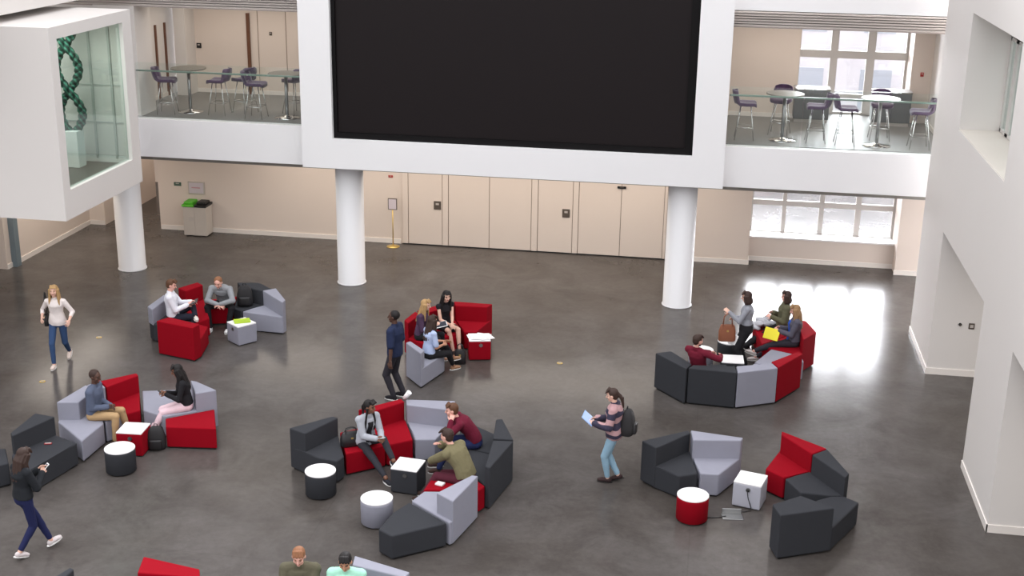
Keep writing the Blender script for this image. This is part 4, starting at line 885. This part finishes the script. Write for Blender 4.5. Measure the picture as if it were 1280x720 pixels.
f1 = slab_thing('folder', 'lime green folder lying on the light grey cube table', 'folder', (-9.47, 24.03, .435), (.33, .24, .02), M_LIME, (0.0, 0, math.radians(28)))
obox('flap', -.165, .165, -.12, .02, .02, .026, mat('lime_flap', (160, 190, 40), .5), f1)
for i, (dx, dy, a, lb) in enumerate([(-.10, .02, 20, 'white sheet of paper hanging over the left edge of the red cube table'), (.06, .10, -8, 'white sheet of paper at the back of the red cube table'),
                                     (.15, -.04, 35, 'white sheet of paper sticking out right of the red cube table'), (.0, -.08, 8, 'white sheet of paper at the front of the red cube table')]):
    a = math.radians(a); t = thing('paper_sheet', lb, 'paper', (-4.47 + dx, 24.12 + dy, .432 + i * .004), a, 'papers on the red cube table')
    obox('sheet', -.15, .15, -.105, .105, 0, .002, M_PAPER, t); obox('print', -.12, .12, -.08, .0, .002, .0026, mat('faint_print', (214, 212, 206), .7), t)
t = slab_thing('paper_packet', 'small white packet on the red pouf beside the man in the olive jacket', 'packet', (-3.86, 17.60, .405), (.13, .10, .03), M_PAPER, (0, 0, -.3), M_TOPWHITE)
t = slab_thing('snack_packet', 'small red packet on the charcoal sofa at the left', 'packet', (-10.46, 17.80, .405), (.12, .05, .015), mat('packet_red', (150, 40, 48), .5), (0, 0, .3), M_PL2)
t = thing('paper_cup', 'white paper cup lying where the red and grey backrests of the central ring meet', 'cup', (-5.02, 20.02, .745)); t.rotation_euler = (0.15, 0.65, 0)
bm = bmesh.new(); lathe(bm, [(.035, 0), (.045, .16), (.042, .16), (.038, .155)], n=20); link('cup', bm, M_PAPER, t, True); bm = bmesh.new(); lathe(bm, [(.047, .155), (.047, .165), (.03, .17)], n=20); link('lid', bm, M_TOPWHITE, t)

M_LEATH = mat('black_leather', (30, 28, 30), 0.45); M_BACKP = mat('black_nylon', (34, 32, 34), 0.8)
def backpack(label, loc, rot, sc=1.0):
    t = thing('backpack', label, 'backpack', loc); t.rotation_euler = rot; t.scale = (sc,) * 3
    bm = bmesh.new(); rings = []
    for z, w, d in ((0, .13, .07), (.02, .155, .10), (.12, .165, .12), (.26, .155, .11), (.36, .13, .08), (.42, .08, .05), (.435, .04, .025)):
        rings.append([(w * math.copysign(abs(math.cos(a)) ** .6, math.cos(a)), d * math.copysign(abs(math.sin(a)) ** .6, math.sin(a)), z) for a in [2 * PI * i / 24 for i in range(24)]])
    ring_loft(bm, rings); link('bag', bm, M_BACKP, t, True)
    bm = bmesh.new(); box(bm, -.11, .11, -.155, -.09, .04, .22, .025, 3); link('front_pocket', bm, M_LEATH, t, True)
    for k in (1, -1):
        bm = bmesh.new(); tube(bm, [(k * .07, .08, .40), (k * .09, .15, .33), (k * .10, .16, .20), (k * .10, .09, .05)], .013, 8); link('strap', bm, M_LEATH, t, True)
    bm = bmesh.new(); tube(bm, [(-.03, .02, .43), (-.025, .02, .47), (.025, .02, .47), (.03, .02, .43)], .008, 8); link('grab_handle', bm, M_LEATH, t, True)
    return t
backpack('black backpack standing on the charcoal sofa behind the grey jumper man', (-9.80, 25.10, .402), (0, 0, math.radians(20)), 1.05)
backpack('black backpack on the floor between the red cube table and the red pouf', (-9.04, 18.78, 0), (0, 0, math.radians(15)), .95)
backpack('black backpack worn by the woman in the striped jumper', (-1.10, 19.0, .86), (0, math.radians(10), math.radians(86)), 1.0)
def handbag(label, loc, rz, w, h, d, m, name='handbag', hh=.14, droop=False):
    t = thing(name, label, 'bag', loc, rz)
    bm = bmesh.new(); rings = []
    for z, f in ((0, .9), (.02, 1.0), (h * .6, .98), (h * .95, .82), (h, .74)):
        rings.append([(w / 2 * f * math.copysign(abs(math.cos(a)) ** .5, math.cos(a)), d / 2 * (f if z < h * .9 else f * .55) * math.copysign(abs(math.sin(a)) ** .6, math.sin(a)), z) for a in [2 * PI * i / 24 for i in range(24)]])
    ring_loft(bm, rings); link('bag', bm, m, t, True)
    for k in (1, -1):
        bm = bmesh.new(); tube(bm, [(-w * .28, k * d * .2, h * .9), (-w * .22, k * d * .15, h + hh * .7), (0, k * d * .08, h + hh), (w * .22, k * d * .15, h + hh * .7), (w * .28, k * d * .2, h * .9)], .008, 8); link('handle', bm, m, t, True)
    obox('clasp', -.02, .02, -d / 2 - .004, -d / 2 + .01, h * .6, h * .7, M_BRASS, t)
    return t
handbag('black leather handbag on the red seat beside the woman in the blazer', (-5.60, 18.72, .405), math.radians(30), .36, .24, .18, M_LEATH, hh=.08)
handbag('black handbag on the floor at the feet of the woman in the black dress', (-4.78, 23.68, 0), math.radians(10), .24, .30, .14, M_LEATH, hh=.12)
handbag('small black shoulder bag at the hip of the walking blonde woman', (-12.74, 22.12, .80), math.radians(-70), .26, .22, .10, M_LEATH, hh=.45)
h = p15['hand'][0]
handbag('brown tote bag hanging from the hand of the standing woman', (h[0] - .03, h[1] - .03, h[2] - .57), math.radians(10), .34, .34, .12, mat('tan_leather', (132, 78, 52), .6), name='tote_bag', hh=.24)
slab_thing('document', 'white sheet sticking out under the brown tote bag', 'paper', (h[0] + .10, h[1] + .02, h[2] - .66), (.05, .22, .20), M_PAPER, (0, .2, math.radians(60)))
# grey coat thrown on the seat at the back right
bm = bmesh.new()
for q in range(9):
    a = q * .7; ell(bm, V(1.22 + .17 * math.cos(a * 1.7), 26.02 + .17 * math.sin(a * 2.3), .47 + .05 * math.sin(a * 3)), V(math.cos(a), math.sin(a), .2).normalized(), V(-math.sin(a), math.cos(a), 0), V(0, 0, 1), .17, .09, .06)
tmp = thing('folded_coat', 'light grey coat thrown on the red seat beside the woman in the green jacket', 'coat', (0, 0, 0)); o = fuse('coat_body', bm, cloth('coat_grey', (176, 176, 182)), tmp, .01, 3, .03)
bm = bmesh.new(); cap(bm, V(1.05, 25.95, .50), V(1.3, 25.88, .50), .04, .035); fuse('sleeve', bm, cloth('coat_grey', (176, 176, 182)), tmp, .01, 2, .02)

# floor sockets and power box
for x, y, lb in ((-12.47, 23.62, 'small round brass floor stud beneath the walking blonde woman, left one'), (-12.41, 21.15, 'small round brass floor stud in front of the walking blonde woman'),
                 (-2.81, 24.09, 'small round brass floor stud alone in the middle of the floor')):
    t = thing('floor_stud', lb, 'floor socket', (x, y, 0), 0, 'round floor studs'); bm = bmesh.new(); lathe(bm, [(.06, 0), (.06, .004), (.05, .007)], n=24); link('disc', bm, M_BRASS, t)
    bm = bmesh.new(); lathe(bm, [(.03, .006), (.03, .010)], n=16); link('cap', bm, M_STEEL, t)
t = thing('floor_power_box', 'open metal floor power box beside the red drum table', 'floor socket', (.63, 18.16, 0), math.radians(8))
obox('box', -.16, .16, -.09, .09, 0, .015, M_STEEL, t, .003, 1); obox('lid', -.15, .15, .09, .10, 0, .10, M_STEEL, t, .003, 1)
bm = bmesh.new(); tube(bm, [(-.10, 0, .02), (-.22, -.03, .008), (-.45, -.05, .008)], .007, 8); link('cable', bm, M_BLACK, t, True)

# ------------------------------------------------------------------ light
w = bpy.data.worlds.new('World'); S.world = w; w.use_nodes = True; nt = w.node_tree; nt.nodes.clear()
o = nt.nodes.new('ShaderNodeOutputWorld'); bg = nt.nodes.new('ShaderNodeBackground'); tc = nt.nodes.new('ShaderNodeTexCoord'); sx = nt.nodes.new('ShaderNodeSeparateXYZ')
nt.links.new(tc.outputs['Generated'], sx.inputs[0]); nt.links.new(bg.outputs[0], o.inputs[0])
def mth(op, a, b=None, c=None):
    n = nt.nodes.new('ShaderNodeMath'); n.operation = op
    for k, v in enumerate((a, b, c)):
        if v is None: continue
        if isinstance(v, (int, float)): n.inputs[k].default_value = v
        else: nt.links.new(v, n.inputs[k])
    return n.outputs[0]
mr = nt.nodes.new('ShaderNodeMapRange'); mr.inputs['From Min'].default_value = 0.6; mr.inputs['From Max'].default_value = 0.9
mr.inputs['To Min'].default_value = 0; mr.inputs['To Max'].default_value = WORLD_BACK; mr.interpolation_type = 'SMOOTHSTEP'
nt.links.new(sx.outputs['Y'], mr.inputs['Value'])
zen = mth('MAXIMUM', sx.outputs['Z'], 0.0); bk = mth('MAXIMUM', mth('MULTIPLY', sx.outputs['Y'], -1.0), 0.0)
st = mth('ADD', mth('MULTIPLY_ADD', zen, WORLD_ZEN, WORLD_BASE), mth('MULTIPLY_ADD', bk, WORLD_FRONT, mr.outputs['Result']))
nt.links.new(st, bg.inputs['Strength'])
bg.inputs['Color'].default_value = (0.965, 0.97, 1.0, 1)

def area(name, loc, size, power, color, rot=(0, 0, 0), sy=None):
    l = bpy.data.lights.new(name, 'AREA'); l.energy = power; l.color = color; l.size = size
    if sy: l.shape = 'RECTANGLE'; l.size_y = sy
    o = bpy.data.objects.new(name, l); COL.objects.link(o); o.location = loc; o.rotation_euler = rot; return o
WARM = (1.0, 0.90, 0.79)
area('ceiling_light_ground', (-5.8, 30.1, 2.9), 12.0, GROUND_W, WARM, sy=2.2)
area('ceiling_light_corridor', (-15.5, 34.0, 2.85), 1.0, 18, WARM, sy=3)
area('ceiling_light_left', (-15.8, 28.6, 2.85), 1.2, 50, WARM, sy=4)
area('ceiling_light_first', (-11.3, 30.2, 6.3), 4.0, FIRST_W, WARM, sy=2.0); area('ceiling_light_first', (1.8, 30.2, 6.3), 4.0, FIRST_W, WARM, sy=2.0)
area('fill_glazed_box', (-13.6, 24.0, 6.35), 1.6, POD_W, (1, .98, .95))  # added fill light to brighten the inside of the glazed box
area('fill_side_room', (6.8, 22.5, 2.9), 1.0, 45, (1, .95, .9)); area('fill_side_room', (6.8, 16.5, 2.9), 1.0, 40, (1, .95, .9))  # unseen fill lights, added to brighten the reveal of the right-hand doorway

# ------------------------------------------------------------------ camera
cam = bpy.data.cameras.new('camera'); co = bpy.data.objects.new('camera', cam); COL.objects.link(co); S.camera = co
cam.sensor_fit = 'HORIZONTAL'; cam.sensor_width = 36.0; cam.lens = 36.0 * 1610.67 / 1280.0; cam.clip_end = 300
Pt, Rl, Yw = math.radians(18.1006), math.radians(0.92623), math.radians(-8.98814)
fw = Vector((math.sin(Yw) * math.cos(Pt), math.cos(Yw) * math.cos(Pt), -math.sin(Pt))); rt = Vector((math.cos(Yw), -math.sin(Yw), 0)); up = rt.cross(fw)
r2 = rt * math.cos(Rl) + up * math.sin(Rl); u2 = -rt * math.sin(Rl) + up * math.cos(Rl)
co.matrix_world = Matrix(((r2.x, u2.x, -fw.x, 0), (r2.y, u2.y, -fw.y, 0), (r2.z, u2.z, -fw.z, 9.5), (0, 0, 0, 1)))
S.view_settings.view_transform = 'Standard'; S.view_settings.look = 'None'; S.view_settings.gamma = 1.0; S.view_settings.exposure = EXPO
S.view_settings.use_curve_mapping = False
